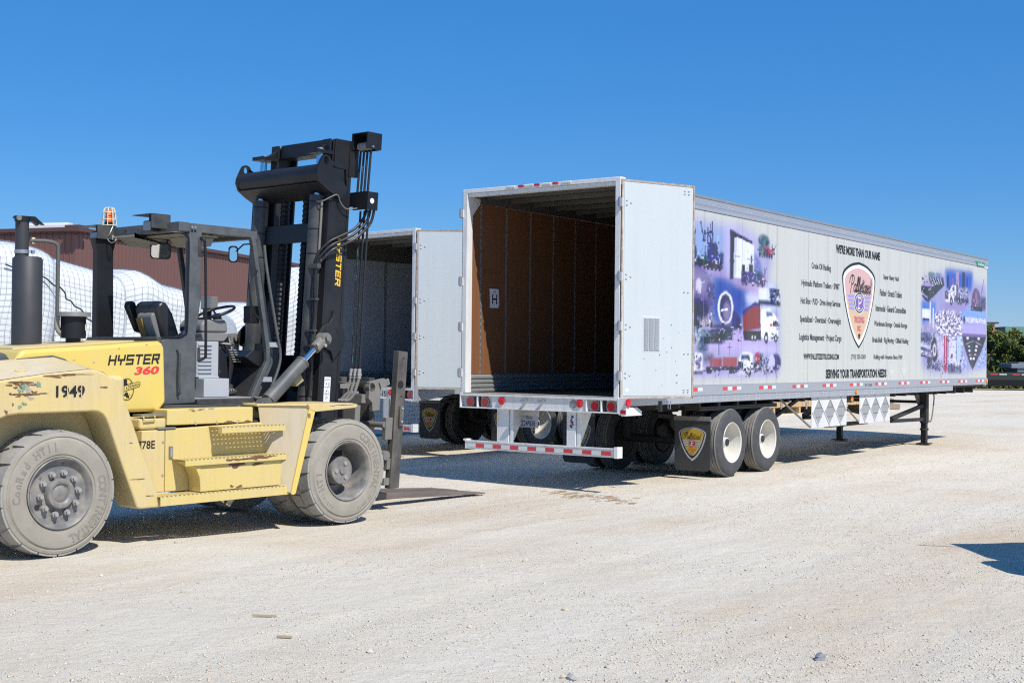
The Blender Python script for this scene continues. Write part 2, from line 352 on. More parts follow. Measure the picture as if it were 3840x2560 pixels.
# ================================================================ printed collage on the trailer side (painted into the panels' colour attribute)
PY0, PY1, PZ0, PZ1, PR = 0.0, 16.1, 1.38, 3.90, 0.0125
CW, CH = int((PY1-PY0)/PR), int((PZ1-PZ0)/PR)
BASE = np.array([.545, .55, .51])
canvas = np.ones((CH, CW, 3))*BASE
gy = PY0 + (np.arange(CW)+.5)*PR; gz = PZ0 + (np.arange(CH)+.5)*PR
def blur(a, s):
    if s < .3: return a
    k = np.exp(-.5*(np.arange(-int(3*s)-1, int(3*s)+2)/s)**2); k /= k.sum()
    for ax in (0, 1):
        pad = [(0, 0)]*a.ndim; h = len(k)//2; pad[ax] = (h, h)
        b = np.pad(a, pad, mode='edge'); n = a.shape[ax]
        a = sum(k[i]*(b[i:i+n] if ax == 0 else b[:, i:i+n]) for i in range(len(k)))
    return a
def pmask(pts, soft=0.0):
    ys = [p[0] for p in pts]; zs = [p[1] for p in pts]; pad = 4*soft + .05
    i0, i1 = max(0, int((min(ys)-pad-PY0)/PR)), min(CW, int((max(ys)+pad-PY0)/PR)+2)
    j0, j1 = max(0, int((min(zs)-pad-PZ0)/PR)), min(CH, int((max(zs)+pad-PZ0)/PR)+2)
    Yg, Zg = np.meshgrid(gy[i0:i1], gz[j0:j1]); ins = np.zeros(Yg.shape, bool); n = len(pts)
    for i in range(n):
        (x1, y1), (x2, y2) = pts[i], pts[(i+1) % n]
        if y1 == y2: continue
        c = ((y1 > Zg) != (y2 > Zg)) & (Yg < (x2-x1)*(Zg-y1)/(y2-y1)+x1); ins ^= c
    m = blur(ins.astype(float), soft/PR) if soft else ins.astype(float)
    return m, slice(j0, j1), slice(i0, i1)
def pp(pts, col, a=1.0, soft=0.012, tex=0.0):
    m, js, is_ = pmask(pts, soft); m = m*a
    c = np.ones(m.shape+(3,))*np.array(col)
    if tex: c = c*(1 + tex*blur(rng.standard_normal(m.shape), 1.2)[..., None]*2)
    canvas[js, is_] = canvas[js, is_]*(1-m[..., None]) + np.clip(c, 0, 1)*m[..., None]
def pe(cy, cz, ry, rz, col, a=1.0, soft=0.01, tex=0.0):
    pp([(cy+ry*math.cos(t*math.pi/14), cz+rz*math.sin(t*math.pi/14)) for t in range(28)], col, a, soft, tex)
def pl(p, q, w, col, a=1.0):
    dx, dz = q[0]-p[0], q[1]-p[1]; l = math.hypot(dx, dz); nx, nz = -dz/l*w/2, dx/l*w/2
    pp([(p[0]+nx, p[1]+nz), (q[0]+nx, q[1]+nz), (q[0]-nx, q[1]-nz), (p[0]-nx, p[1]-nz)], col, a, .004)
def rect(y0, y1, z0, z1): return [(y0, z0), (y1, z0), (y1, z1), (y0, z1)]
def ptruck(y, z, L, H, cabc, boxc, dark=(.06, .06, .10), flip=1):
    """a lorry in the collage: box behind, cab in front, wheels below"""
    f = lambda a: y + flip*a*L
    def rr(a, b, c, d): return rect(min(f(a), f(b)), max(f(a), f(b)), z+c*H, z+d*H)
    pp(rr(0, .62, .30, .9), boxc, 1, .008, .15); pp(rr(0, 1, .16, .32), dark, .9, .01, .3)
    pp([(f(.64), z+.2*H), (f(1.0), z+.2*H), (f(1.0), z+.52*H), (f(.9), z+.6*H), (f(.86), z+.98*H), (f(.64), z+.98*H)], cabc, 1, .008, .1)
    pp(rr(.74, .86, .62, .88), (.12, .16, .28), .9, .006); pp(rr(.9, .99, .25, .5), (.14, .14, .2), .8, .006, .4)
    for a in (.08, .2, .5, .7, .9): pe(f(a), z+.12*H, .05*L, .14*H, (.03, .03, .05), .95); pe(f(a), z+.12*H, .02*L, .06*H, (.5, .5, .58), .9)
# --- rear collage
LAV, SKYB, DEEP, GRD = (.38, .37, .66), (.30, .44, .72), (.09, .15, .43), (.42, .35, .60)
pp([(.55, 3.55), (1.4, 3.74), (2.9, 3.72), (3.5, 3.76), (3.95, 3.66), (4.55, 3.58), (4.62, 3.3), (4.42, 2.98), (4.86, 2.84), (4.92, 2.0), (4.94, 1.62), (4.4, 1.5), (.5, 1.5)], LAV, .75, .10)
pp([(.6, 3.66), (2.95, 3.66), (2.85, 3.1), (.6, 3.0)], SKYB, .75, .09)
pp([(2.6, 3.02), (3.2, 2.98), (3.9, 2.85), (3.6, 2.35), (3.3, 2.2), (2.6, 2.25), (2.5, 2.6)], DEEP, .95, .10)
pp([(3.6, 2.75), (4.6, 2.95), (4.85, 2.6), (4.5, 2.5), (3.7, 2.6)], (.55, .6, .85), .8, .05)
pp([(1.2, 3.06), (2.95, 3.13), (3.2, 2.95), (2.6, 2.95), (1.2, 2.98)], GRD, .9, .03)
pp([(3.1, 2.98), (4.4, 2.9), (4.1, 2.72), (3.3, 2.86)], (.50, .38, .60), .8, .04)
pp([(2.6, 2.2), (3.6, 2.2), (4.0, 2.06), (4.8, 2.0), (4.8, 1.88), (3.2, 1.86), (2.2, 1.9)], (.52, .42, .70), .85, .05)
pp([(.7, 1.62), (4.9, 1.66), (4.9, 1.5), (.7, 1.5)], (.44, .38, .66), .8, .04)
# crane lorry
ptruck(1.25, 3.03, .95, .34, (.10, .16, .22), (.16, .22, .4)); pp(rect(2.12, 2.9, 3.08, 3.18), (.04, .05, .09), .95, .01, .4)
for k in range(6): pe(2.2+.12*k, 3.09, .045, .05, (.02, .02, .04))
pp(rect(2.22, 2.42, 3.17, 3.24), (.05, .18, .16), .9); pe(2.52, 3.32, .11, .13, (.04, .12, .42)); pe(2.65, 3.32, .09, .13, (.02, .05, .2)); pp(rect(2.4, 2.74, 3.17, 3.24), (.03, .10, .38))
for a, b, c, d in ((2.36, 3.2, 2.33, 3.6), (2.44, 3.2, 2.42, 3.66), (2.5, 3.2, 2.5, 3.72), (2.58, 3.3, 2.56, 3.76), (2.4, 3.6, 2.8, 3.25), (2.02, 3.35, 2.05, 3.6), (2.3, 3.55, 2.54, 3.6), (2.2, 3.72, 2.34, 3.4)): pl((a, b), (c, d), .028, (.05, .07, .14), .85)
pp(rect(2.8, 2.92, 3.16, 3.32), (.08, .10, .2), .8, .02, .4)
# module leaving a hall
pp([(2.95, 3.74), (3.9, 3.66), (4.05, 3.45), (3.95, 3.0), (3.0, 2.95)], (.50, .46, .72), .7, .06)
pp([(3.13, 3.68), (3.87, 3.56), (3.87, 3.49), (3.37, 3.6), (3.25, 2.96), (3.14, 2.94)], (.02, .03, .07)); pp([(3.26, 3.57), (3.35, 3.59), (3.94, 3.5), (3.94, 3.08), (3.85, 2.99), (3.25, 2.98)], (.66, .68, .76), 1, .008, .05)
pp([(3.25, 2.98), (3.33, 2.99), (3.35, 3.58), (3.27, 3.56)], (.42, .45, .6), .7)
for r_ in (rect(3.53, 3.63, 3.02, 3.18), rect(3.82, 3.88, 3.22, 3.34), rect(3.76, 3.9, 3.08, 3.2), rect(3.12, 3.27, 3.2, 3.23)): pp(r_, (.03, .04, .09))
pl((3.26, 3.3), (3.94, 3.27), .015, (.3, .33, .45), .8); pp([(3.95, 3.4), (4.12, 3.3), (4.3, 3.02), (3.95, 3.0)], (.20, .22, .5), .8, .03, .3)
ptruck(3.5, 2.88, .82, .24, (.12, .22, .28), (.16, .14, .3)); pp(rect(4.1, 4.34, 2.9, 3.06), (.2, .1, .2), .7, .02, .5)
# small red lorry and tree
pe(4.28, 3.59, .2, .10, (.10, .16, .2), .9, .02, .5); pp(rect(4.14, 4.6, 3.4, 3.5), (.40, .06, .12), .95, .015, .4); pp(rect(4.1, 4.3, 3.38, 3.5), (.10, .25, .26), .9, .015, .5); pp(rect(4.45, 4.64, 3.4, 3.5), (.6, .2, .22), .8, .015, .4)
for k in range(6): pe(4.14+.085*k, 3.38, .032, .04, (.03, .03, .06))
# pressure vessel
pe(2.1, 2.68, .5, .40, (.20, .17, .33), 1, .02, .1); pe(2.12, 2.84, .40, .20, (.40, .35, .56), .7, .07); pe(2.05, 2.46, .42, .16, (.07, .06, .13), .9, .06); pe(2.16, 2.8, .09, .11, (.60, .57, .68), .9)
pp(rect(2.4, 2.64, 2.66, 2.86), (.15, .15, .28), .8, .02, .6); pl((2.2, 2.95), (2.55, 2.95), .03, (.3, .3, .45)); pp(rect(2.1, 2.6, 2.22, 2.36), (.38, .36, .42), .9, .02, .6); pp(rect(1.3, 2.2, 2.2, 2.3), (.04, .04, .08), .9, .02)
# ring flange
pe(3.0, 2.51, .25, .245, (.70, .68, .78)); pe(3.0, 2.51, .19, .205, (.09, .09, .19)); pe(3.04, 2.46, .13, .15, (.32, .29, .46), .9, .03); pl((2.85, 2.47), (3.06, 2.49), .03, (.75, .74, .8)); pp([(3.24, 2.5), (3.5, 2.36), (3.5, 2.22), (3.2, 2.24)], (.12, .10, .2), .9, .02, .3)
pp(rect(2.6, 3.55, 2.2, 2.26), (.05, .05, .10), .9, .02, .5)
# container lorry
pp([(3.56, 2.48), (4.0, 2.64), (4.19, 2.6), (4.19, 2.25), (3.6, 2.17)], (.34, .055, .12), 1, .008, .05); pp([(3.55, 2.48), (4.0, 2.64), (4.22, 2.6), (4.22, 2.56), (4.0, 2.59), (3.57, 2.43)], (.10, .14, .34))
for k in range(6): pl((3.66+.09*k, 2.2), (3.66+.09*k, 2.5+.02*k), .018, (.26, .03, .09), .7)
pp([(3.58, 2.18), (4.2, 2.2), (4.2, 2.06), (3.62, 2.04)], (.04, .04, .07), .95, .01)
pp([(4.21, 2.52), (4.47, 2.56), (4.67, 2.47), (4.83, 2.37), (4.83, 2.08), (4.43, 2.05), (4.2, 2.11)], (.76, .77, .80)); pp([(4.37, 2.51), (4.58, 2.51), (4.64, 2.43), (4.39, 2.42)], (.22, .28, .42)); pp(rect(4.62, 4.82, 2.27, 2.36), (.2, .2, .28), .9, .006, .5); pp(rect(4.5, 4.83, 2.06, 2.13), (.5, .5, .58), .9)
pl((4.19, 2.68), (4.19, 2.3), .035, (.6, .6, .68)); pe(4.56, 2.29, .05, .025, (.6, .1, .1))
for y, r_ in ((3.9, .055), (4.0, .055), (4.39, .075), (4.74, .06)): pe(y, 2.09, r_, r_*1.15, (.02, .02, .03)); pe(y, 2.09, r_*.5, r_*.6, (.62, .62, .68))
# white box lorry
pp([(4.11, 2.85), (4.46, 2.87), (4.46, 2.69), (4.11, 2.68)], (.64, .65, .74)); pp([(4.47, 2.88), (4.8, 2.88), (4.88, 2.78), (4.88, 2.63), (4.55, 2.64)], (.16, .18, .32), 1, .01, .5); pp(rect(4.72, 4.87, 2.64, 2.76), (.6, .62, .7), .9, .01, .4); pp(rect(4.1, 4.9, 2.61, 2.67), (.03, .03, .06), .9, .015, .3)
# platform trailers
for k in range(4): pp([(2.05+.06*k, 2.13-.04*k), (3.2+.02*k, 2.23-.05*k), (3.2+.02*k, 2.2-.05*k), (2.05+.06*k, 2.08-.04*k)], (.04, .14, .15) if k % 2 else (.10, .10, .18), .95, .01, .5)
pp([(2.24, 2.09), (3.24, 2.22), (3.24, 2.15), (2.9, 1.98), (2.25, 1.98)], (.035, .10, .12), .8, .015, .7); pp([(.9, 2.2), (2.3, 2.2), (2.6, 2.1), (2.1, 2.05), (.9, 2.0)], (.30, .36, .45), .85, .02, .6)
for k in range(9): pe(2.35+.08*k, 2.0+.012*k, .03, .035, (.02, .02, .04))
pp(rect(1.3, 2.2, 1.93, 2.08), (.5, .52, .6), .8, .02, .4)
# bottom row
ptruck(1.0, 1.53, .9, .3, (.7, .7, .78), (.3, .3, .5)); pp(rect(2.02, 2.3, 1.56, 1.84), (.60, .62, .74), .95, .01, .15); pp(rect(2.1, 2.24, 1.6, 1.74), (.30, .22, .40), .9, .008, .4); pp(rect(2.02, 2.3, 1.53, 1.58), (.15, .15, .22), .9, .01, .4)
pe(2.3, 1.93, .17, .09, (.14, .18, .26), .85, .03, .7); pp(rect(2.34, 2.62, 1.7, 1.82), (.14, .14, .2), .8, .03, .7)
pp(rect(2.53, 2.9, 1.64, 1.77), (.40, .16, .18)); pp(rect(2.92, 3.39, 1.645, 1.785), (.42, .17, .19)); pp(rect(2.4, 3.4, 1.595, 1.638), (.05, .05, .09))
for y in (2.46, 2.54, 3.18, 3.28): pe(y, 1.585, .045, .045, (.03, .03, .05))
for y in (2.8, 3.14): pl((y, 1.8), (y, 2.0), .015, (.2, .2, .34), .8); pl((3.08, 1.93), (3.2, 1.93), .015, (.2, .2, .34), .8)
pp([(3.41, 1.55), (3.93, 1.57), (3.93, 1.84), (3.72, 1.87), (3.55, 1.86), (3.45, 1.74)], (.66, .68, .76)); pp(rect(3.43, 3.6, 1.58, 1.72), (.10, .10, .18), .95, .006, .5); pp(rect(3.52, 3.8, 1.75, 1.82), (.10, .13, .24)); pe(3.82, 1.56, .05, .06, (.03, .03, .05)); pp(rect(3.4, 3.66, 1.52, 1.57), (.55, .55, .65))
pe(4.09, 1.78, .11, .09, (.48, .07, .14)); pp(rect(3.95, 4.3, 1.58, 1.7), (.07, .10, .14), .95, .015, .5); pp(rect(4.18, 4.3, 1.68, 1.84), (.12, .2, .24), .8, .015, .4)
pe(4.74, 1.71, .2, .135, (.13, .12, .25), 1, .015); pe(4.6, 1.71, .115, .125, (.52, .50, .74)); pp(rect(4.25, 4.55, 1.53, 1.66), (.4, .42, .58), .9, .015, .6); pp(rect(3.5, 4.8, 1.86, 1.96), (.55, .58, .82), .4, .05)
# --- front collage
pp([(11.6, 3.42), (12.9, 3.6), (13.6, 3.66), (14.6, 3.66), (15.2, 3.5), (15.9, 3.5), (15.92, 1.62), (14.4, 1.48), (12.0, 1.5), (11.55, 1.62)], (.36, .35, .64), .8, .10)
pp([(13.0, 3.68), (14.9, 3.72), (14.8, 3.3), (13.1, 3.28)], (.09, .18, .60), .9, .06); pp([(14.0, 2.95), (15.9, 2.85), (15.9, 2.6), (14.2, 2.6)], (.26, .42, .84), .9, .04); pp([(11.55, 2.95), (12.4, 2.95), (12.4, 2.65), (11.6, 2.5)], (.14, .26, .68), .9, .05)
pp([(13.0, 3.0), (14.6, 3.05), (14.4, 2.84), (12.6, 2.84)], (.40, .32, .58), .85, .04)
pp([(11.53, 3.26), (12.25, 3.28), (12.88, 3.51), (12.96, 3.34), (11.97, 2.96), (11.91, 3.06), (11.53, 3.15)], (.07, .06, .13)); pp([(11.53, 3.26), (12.25, 3.28), (12.88, 3.48), (12.5, 3.46), (11.8, 3.32)], (.46, .36, .58)); pp([(11.95, 3.47), (12.82, 3.5), (12.82, 3.37), (12.1, 3.31)], (.16, .16, .24), 1, .01, .5)
for k in range(5): pl((12.05+.16*k, 3.46), (12.25+.14*k, 3.34), .025, (.6, .6, .7))
pe(12.15, 3.52, .22, .05, (.12, .2, .26), .8, .02, .5); pe(12.6, 3.53, .2, .05, (.2, .24, .42), .8, .02, .5); pp([(11.55, 3.1), (11.95, 3.0), (12.0, 2.93), (11.6, 3.04)], (.05, .05, .1))
for y0, y1, z1, c_ in ((13.12, 13.24, 3.56, (.05, .05, .1)), (14.15, 14.33, 3.68, (.04, .03, .08)), (13.72, 13.93, 3.67, (.46, .36, .5)), (13.45, 13.56, 3.5, (.4, .2, .4)), (14.45, 14.52, 3.58, (.1, .1, .2))): pp(rect(y0, y1, 3.3, z1), c_, .95, .01, .2)
pp([(13.02, 3.0), (13.74, 3.02), (13.74, 3.38), (13.45, 3.36), (13.3, 3.24), (13.02, 3.2)], (.66, .64, .74)); pp([(13.86, 3.34), (14.56, 3.38), (14.56, 3.12), (13.86, 3.1)], (.34, .34, .48), 1, .01, .5); pp(rect(13.74, 13.86, 3.05, 3.4), (.25, .18, .22)); pp(rect(13.0, 13.22, 3.06, 3.22), (.14, .1, .18), .9, .01, .4); pp(rect(13.5, 13.62, 3.24, 3.34), (.15, .2, .35)); pp(rect(13.6, 14.6, 3.02, 3.12), (.10, .09, .18), .9, .015, .6)
for y, r_ in ((13.42, .09), (13.9, .06), (14.05, .06), (14.4, .05)): pe(y, 3.03, r_, r_*.95, (.02, .02, .04)); pe(y, 3.03, r_*.5, r_*.5, (.5, .5, .6))
pp([(14.76, 2.93), (14.84, 3.22), (15.0, 3.36), (15.15, 3.39), (15.33, 3.33), (15.46, 3.2), (15.52, 2.95)], (.24, .17, .26), 1, .01, .05); pp([(15.05, 2.98), (15.08, 3.3), (15.2, 3.32), (15.25, 2.98)], (.4, .3, .42), .7, .03); pp(rect(14.76, 15.6, 2.88, 2.97), (.05, .06, .10), .95, .01, .6); pl((15.5, 3.2), (15.72, 3.62), .03, (.15, .15, .3)); pp(rect(15.5, 15.85, 2.9, 3.2), (.12, .14, .22), .8, .02, .6)
pp(rect(11.6, 12.05, 2.6, 2.81), (.66, .67, .75), 1, .01, .06); pp(rect(11.62, 12.03, 2.58, 2.62), (.1, .1, .2)); pp(rect(12.05, 12.13, 2.5, 2.95), (.62, .62, .74)); pp(rect(12.22, 12.3, 2.42, 2.84), (.64, .64, .74))
pp([(12.35, 2.72), (13.2, 2.86), (14.1, 2.8), (14.2, 2.6), (14.13, 2.28), (13.4, 2.33), (12.4, 2.3)], (.44, .40, .56), .95, .02, .8)
for r_ in range(7):
    for k in range(9):
        a = 12.42 + .19*k + .02*r_; z = 2.72 - .062*r_ - .022*k + .02*math.sin(k*1.3)
        pl((a, z), (a+.15, z - .035 + .05*((k+r_) % 2)), .032, (.74, .71, .78) if (k + 2*r_) % 3 else (.20, .17, .25), .9)
pp(rect(11.8, 12.25, 2.38, 2.5), (.45, .36, .58), .8, .02, .2); pp(rect(11.52, 12.35, 2.24, 2.33), (.20, .22, .36), .9, .02, .6); pp(rect(11.52, 12.3, 2.14, 2.24), (.08, .08, .14), .85, .02, .6)
for k in range(4): pp([(11.53, 2.1-.07*k), (12.15, 2.03-.07*k), (12.15, 2.0-.07*k), (11.53, 2.06-.07*k)], (.06, .06, .1) if k % 2 else (.62, .6, .72), .95)
pe(12.36, 1.99, .23, .25, (.025, .025, .04)); pe(12.36, 1.98, .12, .135, (.60, .56, .66)); pe(12.36, 1.98, .06, .07, (.2, .18, .26))
pp(rect(11.9, 12.2, 1.6, 1.82), (.07, .06, .10), .85, .02, .4); pp(rect(12.2, 12.7, 1.56, 1.7), (.2, .2, .36), .8, .02, .7); pp([(12.4, 2.3), (13.0, 2.2), (12.9, 1.8), (12.6, 1.75)], (.55, .50, .68), .8, .03, .3)
pp(rect(12.95, 13.18, 1.54, 2.28), (.46, .05, .14), .85, .015, .5); pl((12.95, 2.28), (13.3, 2.16), .05, (.3, .05, .1)); pl((13.05, 2.3), (13.06, 1.7), .04, (.5, .5, .6)); pp([(13.28, 2.17), (13.76, 2.2), (13.77, 1.7), (13.29, 1.7)], (.60, .58, .74), .95, .01, .1); pp(rect(13.42, 13.52, 1.82, 1.9), (.08, .08, .14)); pp(rect(13.78, 14.1, 1.75, 2.28), (.42, .55, .86), .9, .02); pl((13.78, 2.32), (13.78, 1.72), .03, (.2, .2, .35))
pp(rect(13.22, 14.14, 1.5, 1.68), (.14, .15, .24), .9, .02, .8); pp(rect(13.7, 14.0, 1.66, 1.76), (.7, .7, .76), .8, .02, .3)
pp([(14.16, 2.31), (15.92, 2.31), (15.6, 2.02), (15.19, 1.75), (14.92, 1.56), (14.66, 1.74), (14.3, 2.1)], (.07, .07, .14), 1, .012, .2); pp([(14.2, 2.54), (15.65, 2.58), (15.92, 2.32), (14.16, 2.32)], (.46, .40, .70)); pp([(14.18, 2.36), (15.9, 2.36), (15.92, 2.31), (14.16, 2.31)], (.22, .18, .34))
for y, z in ((14.55, 2.26), (15.35, 2.26), (14.65, 2.08), (15.2, 2.09), (14.68, 1.99), (15.15, 2.0), (14.72, 1.89), (15.1, 1.9), (14.78, 1.81), (15.0, 1.81)): pp(rect(y-.07, y+.07, z-.017, z+.017), (.85, .85, .9))
pl((14.95, 2.2), (15.6, 2.12), .02, (.4, .34, .5)); pl((14.35, 2.12), (14.95, 2.2), .02, (.4, .34, .5)); pp(rect(14.6, 15.3, 1.86, 1.9), (.25, .12, .16), .8, .01); pp([(15.3, 1.75), (15.92, 2.2), (15.92, 1.62), (15.2, 1.56)], (.36, .44, .76), .8, .03, .4); pp([(14.1, 2.1), (14.5, 1.8), (14.5, 1.55), (14.1, 1.6)], (.38, .42, .7), .8, .03, .5)
pe(14.3, 2.66, .06, .08, (.05, .05, .1)); pp(rect(14.35, 15.85, 2.6, 2.72), (.58, .55, .74), .95, .015, .3)
# photographic clutter: small hard-edged bits of machinery along the loads and the ground lines
def clutter(y0, y1, z0, z1, n, pal, smax=.09):
    for _ in range(n):
        y, z = rng.uniform(y0, y1), rng.uniform(z0, z1); w_, h_ = rng.uniform(.02, smax), rng.uniform(.012, smax*.55); c_ = pal[int(rng.integers(0, len(pal)))]
        if rng.random() < .3: pl((y, z), (y + rng.uniform(-.12, .12), z + rng.uniform(-.12, .14)), .014, c_, .85)
        else: pp(rect(y, y+w_, z, z+h_), c_, .85, .003)
DK = [(.02, .02, .04), (.05, .06, .12), (.10, .10, .2), (.55, .55, .66), (.30, .28, .45)]
for a_ in ((1.3, 2.9, 3.06, 3.2, 60), (2.2, 2.75, 3.2, 3.5, 26), (3.55, 4.35, 2.9, 3.1, 40), (4.1, 4.64, 3.4, 3.5, 26), (2.05, 2.65, 2.3, 2.9, 30), (1.2, 3.5, 2.0, 2.26, 110), (4.5, 4.88, 2.64, 2.86, 34), (2.4, 4.9, 1.54, 1.64, 80), (3.42, 3.92, 1.56, 1.8, 34), (3.95, 4.5, 1.56, 1.76, 40), (1.95, 2.35, 1.55, 1.82, 26), (4.55, 4.83, 2.08, 2.34, 18),
        (11.55, 12.9, 3.1, 3.46, 40), (13.05, 14.6, 3.02, 3.3, 80), (14.78, 15.85, 2.88, 3.1, 60), (12.5, 14.0, 2.34, 2.7, 24), (11.55, 12.3, 1.85, 2.32, 70), (11.9, 14.1, 1.5, 1.8, 120), (13.3, 14.0, 1.8, 2.2, 14), (14.3, 15.8, 2.62, 2.7, 14), (15.3, 15.9, 1.65, 2.1, 14)): clutter(*a_, DK, .075)
inside = np.clip(np.abs(canvas - BASE).sum(-1)/.35, 0, 1); lum = canvas.mean(-1, keepdims=True)
k_ = np.clip((lum-.42)/.22, 0, 1); canvas = canvas*(1 - .22*inside[..., None]*(1-k_))
canvas = canvas + inside[..., None]*.03*(canvas - lum) + inside[..., None]*.28*(canvas - .42)
canvas = np.clip(canvas, .01, 1)
# weathering: faint upright streaks over the whole side
canvas *= (1 - .035*np.abs(blur(rng.standard_normal((1, CW)), 2))*3)[..., None]
def print_panel(mb_y0, mb_y1, x, parent, m):
    """one side panel: grid front face carrying the print, a shallow return at each edge"""
    st = .0165; ny = max(2, int((mb_y1-mb_y0)/st)); nz = int((PZ1-.02-PZ0)/st)
    ys = np.linspace(mb_y0, mb_y1, ny); zs = np.linspace(PZ0, PZ1-.02, nz)
    Yg, Zg = np.meshgrid(ys, zs); n = Yg.size
    vs = np.stack([np.full(n, x), Yg.ravel(), Zg.ravel()], 1)
    i = np.arange((ny-1)*(nz-1)); a = (i//(ny-1))*ny + i % (ny-1)
    fs = np.stack([a, a+1, a+1+ny, a+ny], 1)
    back = np.array([(x-.03, y, z) for y, z in ((mb_y0, PZ0), (mb_y1, PZ0), (mb_y1, PZ1-.02), (mb_y0, PZ1-.02))])
    c4 = [0, ny-1, nz*ny-1, (nz-1)*ny]
    F = fs.tolist() + [[c4[k], n+k, n+(k+1) % 4, c4[(k+1) % 4]] for k in range(4)]
    me = D.meshes.new('panel'); me.from_pydata(np.vstack([vs, back]).tolist(), [], F); me.materials.append(m)
    at = me.color_attributes.new('print', 'FLOAT_COLOR', 'POINT')
    ci = np.clip(((ys-PY0)/PR).astype(int), 0, CW-1); cj = np.clip(((zs-PZ0)/PR).astype(int), 0, CH-1)
    colr = np.ones((n+4, 4)); colr[:n, :3] = canvas[np.ix_(cj, ci)].reshape(-1, 3); colr[n:, :3] = BASE
    at.data.foreach_set('color', colr.ravel()); me.update()
    o = D.objects.new('panel', me); COL.objects.link(o); o.parent = parent; return o
# ================================================================ trailers
def tyre_mesh(mb, o, ax, w, side, tread, R0=.505, rim=.29):
    """road tyre; o at the outer face centre, ax pointing outward"""
    p = [(-.03, rim), (0, rim+.03), (.004, .40), (-.004, .45), (-.018, .478), (-.035, .496)]
    mb.lathe(p, o, ax, side, 56)
    t = [(-.035, .496), (-.045, R0)]; g = [.24, .42, .58, .76]
    for k in g: c = -w*k; t += [(c+.009, R0), (c+.006, R0-.014), (c-.006, R0-.014), (c-.009, R0)]
    t += [(-w+.045, R0), (-w+.035, .496)]; mb.lathe(t, o, ax, tread, 56)
    mb.lathe([(-w+.035, .496), (-w+.01, .45), (-w, .38), (-w, rim+.03), (-w+.03, rim)], o, ax, side, 56)
def rim_mesh(mb, o, ax, m):
    mb.lathe([(-.032, .293), (-.008, .308), (.0, .302), (-.012, .286), (-.05, .280), (-.08, .268), (-.17, .258), (-.225, .240), (-.24, .20), (-.232, .13), (-.215, .12), (-.21, .0)], o, ax, m, 48)
def make_wheels(root, x, y, sg):
    w = empty('wheel', root); o = V((sg*x, y, .502)); ax = V((sg, 0, 0))
    part('tyre', w, lambda b: tyre_mesh(b, o, ax, .27, RUBBER, TREADW), smooth=40)
    def rim(b):
        rim_mesh(b, o, ax, CREAMR)
        for k in range(8):
            a = 2*math.pi*k/8 + .3; c = o - ax*.238 + .175*V((0, math.cos(a), math.sin(a))); b.cyl(c - ax*.004, c + ax*.003, .026, DARK, 12)
        b.cyl(o - ax*.22, o - ax*.10, .075, WHITEF, 16); b.cyl(o - ax*.10, o - ax*.085, .055, DARK, 12)
        for k in range(10):
            a = 2*math.pi*k/10; c = o - ax*.225 + .105*V((0, math.cos(a), math.sin(a))); b.cyl(c, c + ax*.03, .014, STEEL, 6)
    part('rim', w, rim, smooth=40)
    w2 = empty('wheel', root)
    part('tyre', w2, lambda b: (tyre_mesh(b, o - ax*.33, ax, .27, RUBBER, TREADW), b.cyl(o-ax*.6, o-ax*.34, .28, DARK, 20)), smooth=40)
